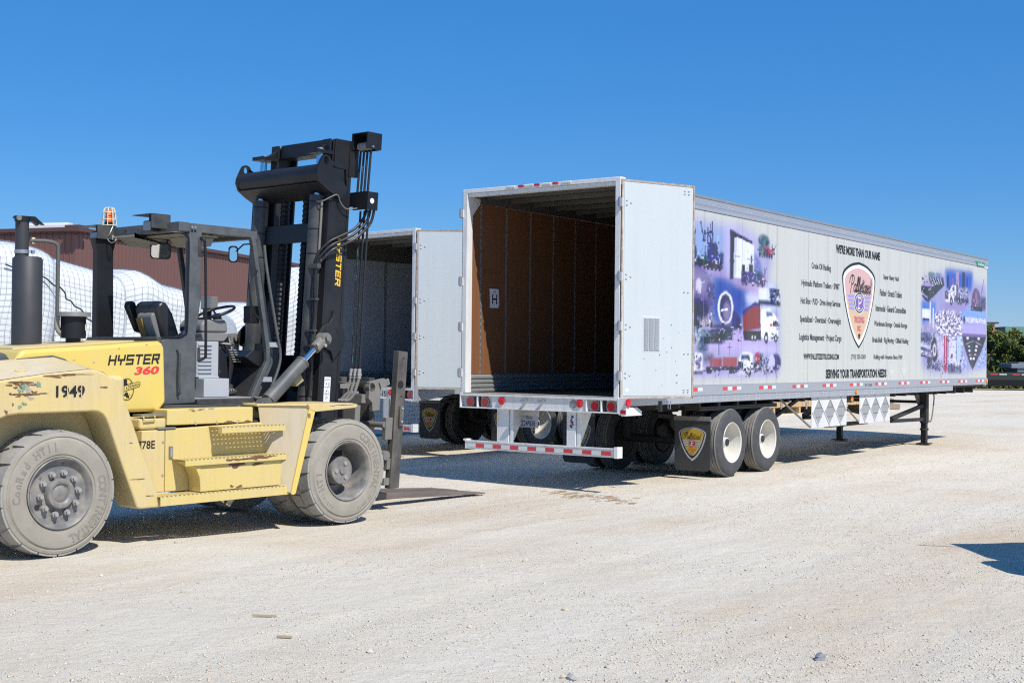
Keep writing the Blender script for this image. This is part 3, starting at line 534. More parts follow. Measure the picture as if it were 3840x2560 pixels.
def make_trailer(name, loc, rz, L, label, main):
    T = empty(name, None, loc, rz); tag(T, label, 'trailer', 'box trailers parked with their rear doors open')
    HW = 1.295; Z0, ZT = 1.245, 4.09; SEAM = [2.31 + 1.226*k for k in range(-1, 13)]
    wall = WHITE
    # floor, roof, far walls
    part('floor', T, lambda b: [b.box((-1.24+.31*k, .10, 1.19), (-1.24+.31*k+.303, L-.1, Z0), FLOORW) for k in range(8)])
    part('cross_member', T, lambda b: [b.box((-1.22, .5+.61*k, 1.06), (1.22, .56+.61*k, 1.188), DARK) for k in range(int(L/.61)-1)])
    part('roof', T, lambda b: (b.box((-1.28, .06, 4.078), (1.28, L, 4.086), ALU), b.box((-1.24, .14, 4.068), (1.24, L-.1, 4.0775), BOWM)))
    part('front_wall', T, lambda b: b.box((-1.27, L-.06, 1.19), (1.27, L, 4.066), WHITE))
    part('left_wall', T, lambda b: b.box((-1.29, .12, 1.37), (-1.262, L-.06, 3.86), WHITE))
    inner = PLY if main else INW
    pitch = .61 if main else 1.22
    n = int((L-.4)/pitch)
    for sg in (-1, 1):
        xin = sg*1.235
        def sc(b):
            for k in range(4):
                z = 1.25 + .062*k; b.prism([(xin-sg*.0, z), (xin-sg*.022, z+.012), (xin-sg*.022, z+.04), (xin, z+.055)], .13, L-.1, SCUFF, axis=1)
            b.box((min(xin, xin+sg*.02), .13, 1.25), (max(xin, xin+sg*.02), L-.1, 1.50), SCUFF)
        part('scuff_plate', T, sc)
        zt = 3.93 if main else 3.70
        y = .13
        for k in range(n):
            y1 = .34 + pitch*k - .016 if main else .34+pitch*k-.03
            if y1 - y > .1 and (sg < 0 or k < 3):
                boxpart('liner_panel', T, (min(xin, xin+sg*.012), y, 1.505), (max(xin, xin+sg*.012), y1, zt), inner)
            y = y1 + (.032 if main else .06)
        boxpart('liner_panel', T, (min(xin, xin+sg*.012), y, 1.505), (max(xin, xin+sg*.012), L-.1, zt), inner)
        def posts(b):
            for k in range(n):
                yy = .34 + pitch*k - (.016 if main else .03); w_ = .032 if main else .06
                b.box((min(xin-sg*.006, xin+sg*.012), yy+.001, 1.505), (max(xin-sg*.006, xin+sg*.012), yy+w_-.001, zt), ALUD)
                if main and sg < 0 and k < 1:
                    for j in range(24): b.box((xin+.0061, yy+.010, 1.56+.098*j), (xin+.0075, yy+.020, 1.61+.098*j), DARK)
        part('wall_post', T, posts)
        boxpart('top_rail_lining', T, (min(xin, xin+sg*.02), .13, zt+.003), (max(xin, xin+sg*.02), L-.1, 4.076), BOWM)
    for k in range(int(L/.6)-1):
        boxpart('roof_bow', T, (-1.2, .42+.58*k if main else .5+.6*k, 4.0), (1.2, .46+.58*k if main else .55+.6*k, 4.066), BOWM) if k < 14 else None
    # rear frame: posts, header, sill
    for sg in (-1, 1):
        def post(b):
            b.box((min(sg*1.225, sg*1.298), 0, 1.20), (max(sg*1.225, sg*1.298), .13, 4.06), WHITEF)
            b.box((min(sg*1.2985, sg*1.304), .01, 1.24), (max(sg*1.2985, sg*1.304), .05, 4.0), DARK)
        part('rear_post', T, post, bevel=.006)
    def head(b):
        b.box((-1.3, 0, 4.05), (1.3, .13, 4.105), WHITEF); b.box((-1.224, .02, 4.0), (1.224, .13, 4.049), WHITEF)
    part('header', T, head, bevel=.006)
    if main:
        part('corner_gusset', T, lambda b: b.prism([(.131, 4.0), (.30, 4.0), (.30, 3.93), (.14, 3.76), (.131, 3.76)], -1.234, -1.222, WHITEF, axis=0))
        for x in (-.28, -.015, .29):
            lm = part('marker_light', T, lambda b: b.prism([(-.045, 0), (.045, 0), (.04, .03), (-.04, .03)], 4.072, 4.1, RED, axis=2), bevel=.004); lm.location = (x, -.03, 0)
        part('lamp_guard', T, lambda b: [b.box((x-.07, -.02, 4.075), (x+.07, -.001, 4.104), WHITEF) for x in (-.46, -.15, .14, .46)], bevel=.008)
    def sill(b):
        b.box((-1.31, -.02, 1.035), (1.31, .10, 1.05), WHITEF); b.box((-1.31, -.02, 1.205), (1.31, .12, 1.243), WHITEF)
        b.box((-.75, .0, 1.051), (.80, .08, 1.204), WHITEF)
        for s0, s1 in ((-1.31, -.751), (.801, 1.31)): b.box((s0, .055, 1.051), (s1, .09, 1.204), WHITEF)
        for x in (-1.31, -1.01, .80, 1.03, 1.29): b.box((x, -.018, 1.051), (x+.018, .054, 1.204), WHITEF)
    part('rear_sill', T, sill, bevel=.004)
    part('sill_edge', T, lambda b: b.box((-1.25, -.021, 1.2435), (1.25, .12, 1.252), RUSTW))
    for x in (-1.16, -.90, .915, 1.165):
        lt = MB(); lt.lathe([(0, .0), (.012, .05), (.02, .058), (.022, .06)][::-1], (x, .054, 1.122), (0, -1, 0), RED, 24); lt.lathe([(.0, .075), (.02, .075), (.022, .06)], (x, .054, 1.122), (0, -1, 0), RUBBERG, 24)
        lt.disc((x, .034, 1.122), (0, -1, 0), .060, RED, 24); lt.build('tail_light', T, smooth=40)
    for x in (-.585, .70):
        lt = MB(); lt.lathe([(0, .055), (.015, .053), (.028, .035), (.032, 0)], (x, -.0005, 1.15), (0, -1, 0), RED, 20); lt.build('reflector_lamp', T, smooth=40)
    for x in (-1.03, 1.04): boxpart('lamp_wiring', T, (x-.045, .02, 1.055), (x+.045, .053, 1.2), mat('crumpled_black_tape', (.02, .02, .02), .3, bump=(40, .03)))
    for x in (-.16, .12):
        part('door_hold_back', T, lambda b: (b.cyl((x, -.001, 1.17), (x, -.09, 1.17), .022, STEEL, 12), b.cyl((x-.04, -.075, 1.168), (x+.05, -.075, 1.172), .02, STEEL, 12)), smooth=40)
    if main:
        part('inspection_disc', T, lambda b: b.cyl((.60, -.0005, 1.14), (.60, -.004, 1.14), .058, ALUD, 20))
        part('sill_bracket', T, lambda b: (b.box((1.3105, -.015, 1.02), (1.43, .05, 1.24), WHITEF), b.prism([(.05, 1.0), (.54, 1.0), (.54, 1.06), (.42, 1.11), (.05, 1.11)], 1.3105, 1.33, WHITEF)), bevel=.004)
        lt = MB(); lt.lathe([(0, .06), (.02, .055), (.03, .0)], (1.431, .02, 1.18), (1, 0, 0), RED, 20); lt.build('side_lamp', T, smooth=40)
        boxpart('side_reflector', T, (1.34, -.018, 1.035), (1.42, -.0155, 1.085), RED)
    # underride bumper
    def bump(b):
        b.box((-1.235, .02, .462), (1.235, .12, .575), WHITEF); b.box((-1.235, .012, .565), (1.235, .0195, .585), WHITEF)
        for k in range(60): b.box((-1.19+.04*k, .03, .5752), (-1.172+.04*k, .11, .579), WHITEF)
        b.box((1.236, .0, .455), (1.29, .125, .60), WHITEF); b.box((-1.25, .0, .575), (-1.19, .125, .60), WHITEF)
    part('underride_bar', T, bump, bevel=.008)
    for k in range(16):
        x0 = -1.19 + .148*k; boxpart('reflective_strip', T, (x0, .0155, .487), (x0+.148, .0195, .54), REDT if k % 2 == 1 else WHT)
    for x0, x1 in ((-.69, -.42), (.47, .68)):
        part('bar_hanger', T, lambda b: (b.prism([(.04, 1.034), (.20, 1.034), (.20, .85), (.11, .576), (.04, .576)], x0, x0+.02, WHITE), b.box((x0+.021, .04, .576), (x1-.07, .06, 1.034), WHITE), b.prism([(.061, 1.034), (.42, 1.034), (.16, .62), (.061, .576)], x1-.07, x1-.05, WHITE), b.box((x1-.049, .05, .576), (x1, .06, 1.034), WHITE)), bevel=.004)
    if main:
        boxpart('warning_sticker', T, (.515, .0372, .80), (.60, .0395, .99), PAPER)
        part('warning_print', T, lambda b: [b.box((.52+random.uniform(0, .06), .036, z), (.535+random.uniform(0, .06), .0371, z+.012), INKB if i % 4 else REDT) for i, z in enumerate(np.linspace(.81, .975, 26))])
        P = empty('licence_plate', T); fr = (V((-.34, .298, .86)), V((1, .06, 0)).normalized(), V((0, -.05, 1)).normalized())
        part('plate_holder', P, lambda b: b.box((-.48, .305, .93), (-.17, .312, 1.04), WHITEF))
        b = MB(); b.flat([(-.155, -.075), (.155, -.075), (.155, .075), (-.155, .075)], fr, PLATEM); b.flat([(-.155, .075), (.155, .075), (.155, -.075), (-.155, -.075)], (fr[0]-fr[1].cross(fr[2])*.003, fr[1], fr[2]), PLATEM); b.build('plate', P)
        b = MB(); text_into(b, 'TEXAS', fr, -.05, .06, .045, .072, NAVY, .002, .02); text_into(b, 'Z24*838', fr, -.12, .11, -.06, .02, NAVY, .002, .015); text_into(b, 'TRAILER', fr, -.05, .06, .028, .038, REDINK, .002); b.build('lettering', P)
    # doors
    for sg in (1, -1):
        a = R(68) if main or sg < 0 else R(40); d = V((math.cos(a), math.sin(a), 0)); nn = V((math.sin(a), -math.cos(a), 0)); o = V((1.30, -.005, 0))
        if sg < 0: d.x *= -1; nn.x *= -1; o.x *= -1
        dr = empty('door', T)
        def slab(b):
            b.obox(o + d*.63 - nn*.022 + V((0, 0, 2.652)), d*.58, nn*.022, V((0, 0, 1.405)), WHITE)
        part('door_leaf', dr, slab, bevel=.004)
        def edge(b):
            for u, z, hu, hz in ((.63, 4.063, .60, .012), (.63, 1.240, .60, .012), (.036, 2.652, .012, 1.424), (1.224, 2.652, .012, 1.424)):
                b.obox(o + d*u - nn*.018 + V((0, 0, z)), d*hu, nn*.026, V((0, 0, hz)), RUSTW)
        part('door_gasket', dr, edge)
        part('inner_skin', dr, lambda b: b.obox(o + d*.63 + nn*.004 + V((0, 0, 2.652)), d*.565, nn*.0035, V((0, 0, 1.385)), DOORW))
        fr = (o + nn*.0085, d if sg > 0 else -d, V((0, 0, 1)))
        def bolts(b):
            for u, z in [(uu, zz + dz) for zz in (3.77, 2.81, 2.16, 1.53) for uu, dz in ((.10, .03), (.10, -.03), (.17, 0))] + [(1.06, 3.99), (1.13, 3.99), (1.06, 3.95), (1.13, 3.95), (1.06, 2.64), (1.13, 2.64), (1.07, 1.82), (1.14, 1.82), (.95, 1.54), (.95, 1.44), (1.07, 1.34), (1.14, 1.34), (1.07, 1.31), (1.14, 1.31)]:
                b.lathe([(0, .015), (.006, .012), (.009, 0)], o + d*u + nn*.0077 + V((0, 0, z)), nn, STEEL, 10)
        part('bolt', dr, bolts, smooth=50)
        for z in (3.77, 2.81, 2.17, 1.525):
            part('hinge', dr, lambda b: (b.cyl(V((sg*1.312, -.028, z-.058)), V((sg*1.312, -.028, z+.058)), .026, STEEL, 12), b.cyl(V((sg*1.312, -.028, z-.07)), V((sg*1.312, -.028, z+.07)), .014, STEEL, 8), b.box((sg*1.312-.05, -.012, z-.055), (sg*1.312+.03, .0, z+.055), WHITEF)), smooth=40)
        if main and sg > 0:
            vt = part('vent', dr, lambda b: (b.obox(o + d*.52 + nn*.010 + V((0, 0, 2.075)), d*.140, nn*.004, V((0, 0, .222)), VENTM), b.obox(o + d*.52 + nn*.006 + V((0, 0, 2.075)), d*.150, nn*.005, V((0, 0, .232)), PLACW)), bevel=.012)
            for c in range(3):
                for k in range(16):
                    part('louvre', vt, lambda b: b.obox(o + d*(.435+.085*c) + nn*.021 + V((0, 0, 1.875+.0265*k)), d*.036, nn*.006 + V((0, 0, -.004)), V((0, 0, .0045)) + nn*.003, VENTM))
            part('door_stain', dr, lambda b: [splat(b, fr, u, z, w, h, INKB, i, 9, .002) for i, (u, z, w, h) in enumerate([(.85, 2.2, .015, .02), (.72, 2.02, .012, .012), (.86, 1.9, .012, .02), (.78, 1.84, .014, .014), (.66, 1.8, .01, .03), (.93, 1.72, .01, .012), (.60, 1.6, .012, .012), (.40, 1.75, .014, .012), (.98, 2.1, .01, .008), (.7, 1.4, .01, .01)])])
            part('sticker', dr, lambda b: b.cyl(o + d*.13 + nn*.0077 + V((0, 0, 1.34)), o + d*.13 + nn*.0095 + V((0, 0, 1.34)), .026, PAPER, 18))
            part('door_chain_hook', dr, lambda b: (b.box((1.60, .50, 1.06), (1.64, .54, 1.2), DARK), b.tube([(1.68, .62, 1.2), (1.68, .62, 1.10), (1.69, .66, 1.09), (1.69, .67, 1.2)], .006, STEEL, 6)), smooth=40)
    # right side: rails, panels
    part('top_rail', T, lambda b: (b.box((1.27, .13, 3.885), (1.303, L, 4.055), ALU), b.box((1.255, .12, 4.056), (1.312, L, 4.092), ALUD), b.box((1.3035, .13, 3.955), (1.308, L, 3.965), ALU)), bevel=.003)
    part('bottom_rail', T, lambda b: (b.box((1.262, .10, 1.24), (1.300, L, 1.378), ALU), b.box((1.262, .10, 1.125), (1.296, 13.55 if main else L-2, 1.238), ALU), b.box((1.3, .10, 1.233), (1.308, L, 1.247), ALU), b.box((-1.30, .10, 1.125), (-1.262, L, 1.37), ALU)), bevel=.003)
    if main:
        ed = [.13] + [s for s in SEAM if .3 < s < L-.3] + [L-.05]
        for a, b_ in zip(ed[:-1], ed[1:]): print_panel(a+.004, b_-.004, 1.292, T, PANELM)
        part('seam_strip', T, lambda b: [b.box((1.262, s-.02, 1.38), (1.284, s+.02, 3.88), ALUD) for s in ed[1:-1]])
        def riv(b):
            def rv(x, y, z, r_=.0085): b.lathe([(0, r_), (.004, r_*.8), (.006, 0)], (x, y, z), (1, 0, 0), PLACW, 6)
            y = .35
            while y < 13.5:
                for dy in (0, .115):
                    for z in (1.155, 1.205): rv(1.296, y+dy, z)
                y += .37
            y = 1.0
            while y < L-.2:
                rv(1.303, y, 3.905, .006); y += .075
            y = 1.2
            while y < L-.2:
                rv(1.303, y, 3.99, .007); rv(1.303, y+.12, 3.99, .007); y += .62
        rvt = part('rivet', T, riv, smooth=60); rvt['kind'] = 'stuff'
        for y0 in (1.69, 2.92, 4.14, 5.37, 6.59, 7.81, 9.03, 10.25, 11.48, 12.69, 13.9, 15.12):
            for k in range(4):
                boxpart('reflective_strip', T, (1.3003, y0+.15*k, 1.293), (1.3025, y0+.15*k+.15, 1.345), REDT if k % 2 == 0 else WHT)
        lt = MB(); lt.lathe([(0, .04), (.02, .036), (.03, 0)], (1.3, 8.1, 1.18), (1, 0, 0), AMBER, 16); lt.build('marker_light', T, smooth=40)
        lt = MB(); lt.lathe([(0, .045), (.02, .04), (.03, 0)], (1.3, 15.93, 1.31), (1, 0, 0), AMBER, 16); lt.build('marker_light', T, smooth=40)
        part('turn_signal', T, lambda b: (b.box((1.18, 7.86, 1.0), (1.23, 8.16, 1.12), DARK), b.cyl((1.231, 8.05, 1.06), (1.25, 8.05, 1.06), .05, AMBER, 16)), smooth=40)
        # lettering on the side
        fr = (V((1.2945, 0, 0)), V((0, 1, 0)), V((0, 0, 1)))
        for s, y0, y1, z0, z1, bo, m_ in (("WE'RE MORE THAN OUR NAME", 7.14, 9.24, 3.61, 3.77, .05, INK), ('Crude Oil Hauling', 6.11, 6.93, 3.25, 3.385, .03, INKB), ('Hydraulic Platform Trailers · SPMT', 5.71, 7.32, 2.945, 3.08, .03, INKB), ('Hot Shot · PUD · Drive Away Services', 5.68, 7.36, 2.645, 2.785, .03, INKB), ('Specialized · Oversized · Overweight', 5.66, 7.39, 2.345, 2.485, .03, INKB), ('Logistics Management · Project Cargo', 5.63, 7.42, 2.045, 2.19, .03, INKB), ('WWW.PALLETIZEDTRUCKING.COM', 5.81, 7.31, 1.76, 1.86, .035, INK),
                ('Super Heavy Haul', 9.43, 10.24, 3.25, 3.375, .03, INKB), ('Flatbed · Stretch Trailers', 9.25, 10.42, 2.96, 3.085, .03, INKB), ('Intermodal · General Commodities', 9.04, 10.65, 2.665, 2.79, .03, INKB), ('Warehouse Storage · Outside Storage', 8.97, 10.73, 2.36, 2.49, .03, INKB), ('Break-Bulk · Rig Moving · Oilfield Hauling', 8.89, 10.8, 2.055, 2.19, .03, INKB), ('Rolling with Houston Since 1969', 8.96, 10.47, 1.755, 1.865, .03, INKB), ('(713) 225-3303', 7.86, 8.56, 1.755, 1.86, .025, INKB), ('SERVING YOUR TRANSPORTATION NEEDS', 6.74, 9.62, 1.435, 1.595, .05, INK)):
            b = MB(); text_into(b, s, fr, y0, y1, z0, z1, m_, 0, bo); b.build('lettering', T)
        fr2 = (V((1.3015, 0, 0)), V((0, 1, 0)), V((0, 0, 1)))
        b = MB(); text_into(b, 'PT-599', fr2, 8.52, 8.86, 1.272, 1.325, INKB, 0, .02); b.build('lettering', T)
        fr3 = (V((-1.2225, 0, 0)), V((0, 1, 0)), V((0, 0, 1)))
        b = MB(); text_into(b, 'PT599', fr3, .42, .78, 2.92, 3.0, mat('pencil_mark', (.22, .09, .04), .7), 0, -.02); b.build('pencilled_number', T)
        b = MB(); emblem(b, (fr[0], fr[1], fr[2]), 8.22, 3.52, .79, [(1.0, 0, INK), (.94, -.06, WINK)], (.84, -.14, PEACH), PINK, (.235, .178, LILAC), [(.335, .255, WINK), (.305, .232, INK), (.262, .198, WINK)], LAVEN, INK, PINKINK, WINK); b.build('emblem', T)
        for y, z, h in ((9.87, 1.57, .165), (10.55, 1.61, .18)):
            part('old_sticker', T, lambda b: b.flat([(y-.17, z), (y, z-h), (y+.17, z), (y, z+h)], fr, mat('peeled_sticker', (.52, .52, .48), .7, var=(9, .8, (.62, .62, .60)))))
        b = MB(); f4 = (V((1.3085, 0, 0)), V((0, 1, 0)), V((0, 0, 1)))
        b.flat([(15.0, 3.985), (15.2, 3.875), (15.68, 3.885), (15.72, 3.985)], f4, GRNINK); text_into(b, 'GreatDane', f4, 15.22, 15.64, 3.905, 3.96, WINK, .002, .02); b.build('maker_badge', T)
        boxpart('corner_marker', T, (1.3037, 15.7, 3.872), (1.306, 15.98, 3.895), WINK)
    else:
        part('right_wall', T, lambda b: b.box((1.262, .13, 1.38), (1.292, L-.06, 3.88), WHITE))
        fr = (V((0, -.0015, 0)), V((1, 0, 0)), V((0, 0, 1)))
        b = MB(); text_into(b, 'PT-151', fr, .30, .62, 1.075, 1.175, INK, 0, .03); b.build('lettering', T)
        for y0 in (.35, 1.6, 2.8):
            for k in range(2): boxpart('reflective_strip', T, (1.3003, y0+.3*k, 1.295), (1.3025, y0+.3*k+.3, 1.345), REDT if k % 2 == 0 else WHT)
        part('sill_bracket', T, lambda b: (b.box((1.3105, -.015, 1.02), (1.36, .05, 1.30), ALU), b.prism([(.05, 1.02), (.25, 1.02), (.9, 1.12), (.05, 1.2)], 1.3105, 1.32, ALU)), bevel=.004)
    # running gear
    for y in (3.36, 4.59):
        for sg in (-1, 1): make_wheels(T, 1.245, y, sg)
        part('axle', T, lambda b: (b.cyl((-.62, y, .50), (.62, y, .50), .065, DARK, 14), b.box((-.64, y-.35, .86), (-.56, y+.35, 1.0), DARK), b.box((.56, y-.35, .86), (.64, y+.35, 1.0), DARK), b.cyl((.6, y, .5), (.6, y, .9), .11, DARK, 12), b.cyl((-.6, y, .5), (-.6, y, .9), .11, DARK, 12), b.cyl((.25, y-.2, .62), (.25, y-.38, .66), .09, DARK, 12)), smooth=40)
    part('slider_frame', T, lambda b: (b.box((-.66, 2.4, .98), (-.54, 5.3, 1.058), DARK), b.box((.54, 2.4, .98), (.66, 5.3, 1.058), DARK), b.box((-.54, 2.5, .98), (.54, 2.6, 1.05), DARK), b.box((-.54, 5.1, .9), (.54, 5.25, 1.05), DARK), b.box((.95, 2.4, 1.0), (1.2, 5.0, 1.058), DARK)))
    for sg in (-1, 1):
        f = empty('mudflap', T); x0, x1 = sg*.70, sg*1.29; x0, x1 = min(x0, x1), max(x0, x1)
        part('flap', f, lambda b: b.prism([(x0+.06, .12), (x1-.06, .12), (x1-.02, .14), (x1, .19), (x1, .86), (x0, .86), (x0, .19), (x0+.02, .14)], 2.56, 2.572, FLAPM, axis=1))
        part('flap_bracket', f, lambda b: (b.box((x0-.01, 2.545, .85), (x1+.01, 2.559, .915), STEELD), b.box((x0-.3 if sg > 0 else x1, 2.575, .87), (x0 if sg > 0 else x1+.3, 2.62, .93), DARK)), bevel=.004)
        fr = (V(((x0+x1)/2, 2.5585, 0)), V((1, 0, 0)), V((0, 0, 1)))
        b = MB(); emblem(b, fr, 0, .755, .225, [(1.0, 0, FLAPG), (.90, -.05, INK), (.83, -.062, FLAPG)], (.79, -.09, FLAPY), None, (.25, .19, FLAPR), [(.29, .225, FLAPG)], FLAPG, INK, FLAPR, WINK, 1.12); b.build('emblem', f)
    YL = 12.83 if main else 9.9
    for sg in (-1, 1):
        lg = empty('landing_leg', T); x = sg*.93
        part('upper_leg', lg, lambda b: (b.box((x-.07, YL-.08, .45), (x+.07, YL+.08, 1.10), DARK), b.prism([(YL-.42, 1.115), (YL+.42, 1.115), (YL+.12, .80), (YL-.12, .80)], x-.10, x-.075, STEELD), b.box((x-.075, YL-.4, 1.09), (x+.09, YL+.4, 1.12), STEELD)), bevel=.006)
        part('lower_leg', lg, lambda b: (b.box((x-.055, YL-.062, .03), (x+.055, YL+.062, .45), BLACK), b.cyl((x, YL, .30), (x, YL, .34), .09, DARK, 12)), bevel=.006)
        part('foot_pad', lg, lambda b: b.box((x-.13, YL-.15, .008), (x+.13, YL+.15, .03), DARK), bevel=.006)
        if main:
            for p_, q_, w_ in (((x, YL-.08, .82), (x, YL-1.95, .60), .08), ((x, YL-.08, .53), (x, YL-1.95, .555), .07), ((x-.1*sg, YL-5.0, .98), (x-.1*sg, YL-3.0, .72), .07), ((x-.1*sg, YL-5.0, .57), (x-.1*sg, YL-3.0, .57), .07))[:4 if sg > 0 else 2]:
                part('leg_brace', lg, lambda b: b.bar(p_, q_, .05, w_, DARK))
    boxpart('leg_cross_shaft', T, (-.86, YL-.03, .86), (.86, YL+.03, .92), DARK)
    if main:
        part('crank_handle', T, lambda b: b.tube(smoothline([(1.02, YL+.30, 1.08), (1.04, YL+.28, .95), (1.04, YL+.17, .60), (1.03, YL+.10, .48), (1.02, YL+.06, .50)], 4), .014, STEELD, 8), smooth=50)
        
        for p_, q_, w_, m_ in (((.9, 4.95, .62), (1.2, 5.8, 1.10), .05, DARK), ((1.2, 5.1, 1.12), (1.24, 6.24, .62), .025, STEELD), ((1.2, 7.8, .95), (1.24, 8.38, .64), .02, STEELD), ((.6, 5.0, .75), (.6, 5.7, 1.08), .08, DARK)): part('support_strut', T, lambda b: b.bar(p_, q_, w_, w_, m_))
        for y0, y1 in ((6.25, 7.78), (8.39, 9.92)):
            pb = boxpart('placard_board', T, (1.245, y0, .605), (1.252, y1, 1.128), PLACW, bevel=.002)
            for k in range(3):
                cy = y0 + .27 + .495*k; cz = .865; f_ = (V((1.2525, 0, 0)), V((0, 1, 0)), V((0, 0, 1)))
                def holder(b):
                    b.flat([(cy-.24, cz), (cy, cz-.24), (cy+.24, cz), (cy, cz+.24)], f_, PLACG)
                    P4 = [(cy-.24, cz), (cy, cz-.24), (cy+.24, cz), (cy, cz+.24)]
                    for i in range(4):
                        (a0, c0), (a1, c1) = P4[i], P4[(i+1) % 4]; b.bar((1.258, a0, c0), (1.258, a1, c1), .012, .014, PLACW)
                    for z in (-.08, .08): b.bar((1.256, cy-.15, cz+z), (1.256, cy+.15, cz+z), .008, .012, ALUD)
                    b.bar((1.2575, cy-.22, cz+.01), (1.2575, cy-.03, cz+.2), .012, .012, ALUD)
                part('placard_holder', pb, holder)
    return T
T1 = make_trailer('box_trailer', (0, 0, 0), 0, 16.0, 'long box trailer printed with a photo collage, crest and company wording', True)
T2 = make_trailer('box_trailer', (-5.736, 2.80, 0), -R(6.6), 13.4, 'plain white box trailer with pale grey inside, parked behind the forklift mast', False)
T2.scale = (1, 1, .962)
# paper sheet taped inside
fr = (V((-1.2215, .655, 2.60)), V((0, 1, 0)), V((0, 0, 1)))
pg = MB(); pg.flat([(-.105, -.11), (.115, -.10), (.10, .135), (-.12, .135)], fr, PAPER); pg.flat([(-.11, -.14), (.10, -.14), (.10, -.09), (-.11, -.09)], fr, PAPER, -.0008)
sheet = pg.build('paper_sign'); tag(sheet, 'white paper sheet with a big letter H taped to the brown plywood', 'sign')
b = MB(); b.strokes([[(-.045, -.075), (-.045, .045)], [(.05, -.075), (.05, .045)], [(-.045, -.015), (.05, -.015)]], .022, fr, INK, .001); b.strokes([smoothline([(-.03, .09), (0, .105), (.03, .09), (.02, .07), (-.02, .07), (-.03, .09)], 3)], .006, fr, INKB, .001); b.build('lettering', sheet)
# ================================================================ forklift (own axes: x right, y forward, z up; origin under the drive axle)
F = empty('forklift', None, (-0.517, -4.358, 0), -R(3.8))
tag(F, 'big dusty yellow forklift numbered 360 with tall black mast and open cab', 'forklift')
def solid_tyre(b, o, ax, w, Rr, lugs=20):
    p = [(-.05, .30), (-.012, .315), (-.012, .335), (-.004, .34), (.0, .42), (-.008, .465), (-.02, .475), (-.024, .485), (-.016, .492), (-.022, .515), (-.04, Rr-.022)]
    b.lathe(p, o, ax, RUBBERG, 72)
    b.lathe([(-.04, Rr-.022), (-w+.04, Rr-.022)], o, ax, RUBBERT, 72)
    b.lathe([(-w+.04, Rr-.022), (-w+.02, .5), (-w, .42), (-w+.004, .34), (-w+.05, .30)], o, ax, RUBBERG, 48)
    a = V((0, 0, 1)); c = ax.cross(a).normalized()
    for row in (0, 1):
        for k in range(lugs):
            t0 = 2*math.pi*(k + .5*row)/lugs; dt = 2*math.pi/lugs*.92; sk = 2*math.pi/lugs*.18
            e0, e1 = (-.030, -w*.47) if row == 0 else (-w+.030, -w*.53)
            vs = []
            for rr in (Rr-.03, Rr):
                for (e, sh, i0, i1) in ((e0, 0, 0, 1), (e1, sk, .12, .88)):
                    for j in range(4):
                        tt = t0 + sh*(1 if row == 0 else -1) + dt*(i0 + (i1-i0)*j/3); r_ = rr - (.012 if (e == e0 and rr == Rr) else 0)
                        vs.append(o + ax*e + r_*(math.cos(tt)*a + math.sin(tt)*c))
            fs = []
            for j in range(3): fs += [(8+j, 8+j+1, 12+j+1, 12+j), (j, j+1, 8+j+1, 8+j), (4+j+1, 4+j, 12+j, 12+j+1)]
            fs += [(0, 8, 12, 4), (3, 7, 15, 11)]
            b.add(vs, fs, RUBBERT)
def drive_wheel(sg, outer):
    w = empty('drive_wheel', F); ax = V((sg, 0, 0)); o = V((sg*(1.24 if outer else .80), .03, .55))
    part('tyre', w, lambda b: solid_tyre(b, o, ax, .37, .55), smooth=32)
    if outer:
        def rim(b):
            b.lathe([(-.05, .302), (-.004, .31), (.0, .302), (-.012, .288), (-.05, .275), (-.28, .262), (-.30, .25), (-.30, .0)], o, ax, RIMG, 56)
        part('rim', w, rim, smooth=40)
        def hub(b):
            b.lathe([(-.30, .15), (-.115, .147), (-.10, .138), (-.10, .04), (-.085, .036), (-.085, .0)], o, ax, RIMG, 40)
            for k in range(3):
                a = 2*math.pi*k/3 + .5; c = o + .085*V((0, math.sin(a), math.cos(a))); b.cyl(c - ax*.10, c - ax*.088, .022, NUTM, 12)
        part('hub', w, hub, smooth=40)
        if sg > 0:
            b = MB(); arc_text(b, 'CONTINENTAL', o, V((0, 1, 0)), V((0, 0, 1)), .405, .075, R(28), R(118), RUBLET, .0008); b.build('tyre_lettering', w); b = MB(); arc_text(b, 'HT1', o, V((0, 1, 0)), V((0, 0, 1)), .405, .075, R(-112), R(-92), RUBLET, .0008)
            b.build('tyre_lettering', w); b = MB(); arc_text(b, 'RADIAL', o, V((0, 1, 0)), V((0, 0, 1)), .42, .03, R(-148), R(-122), RUBLET, .0008); b.build('tyre_lettering', w); b = MB(); arc_text(b, '12.00R20', o, V((0, 1, 0)), V((0, 0, 1)), .42, .03, R(132), R(160), RUBLET, .0008); b.build('tyre_lettering', w)
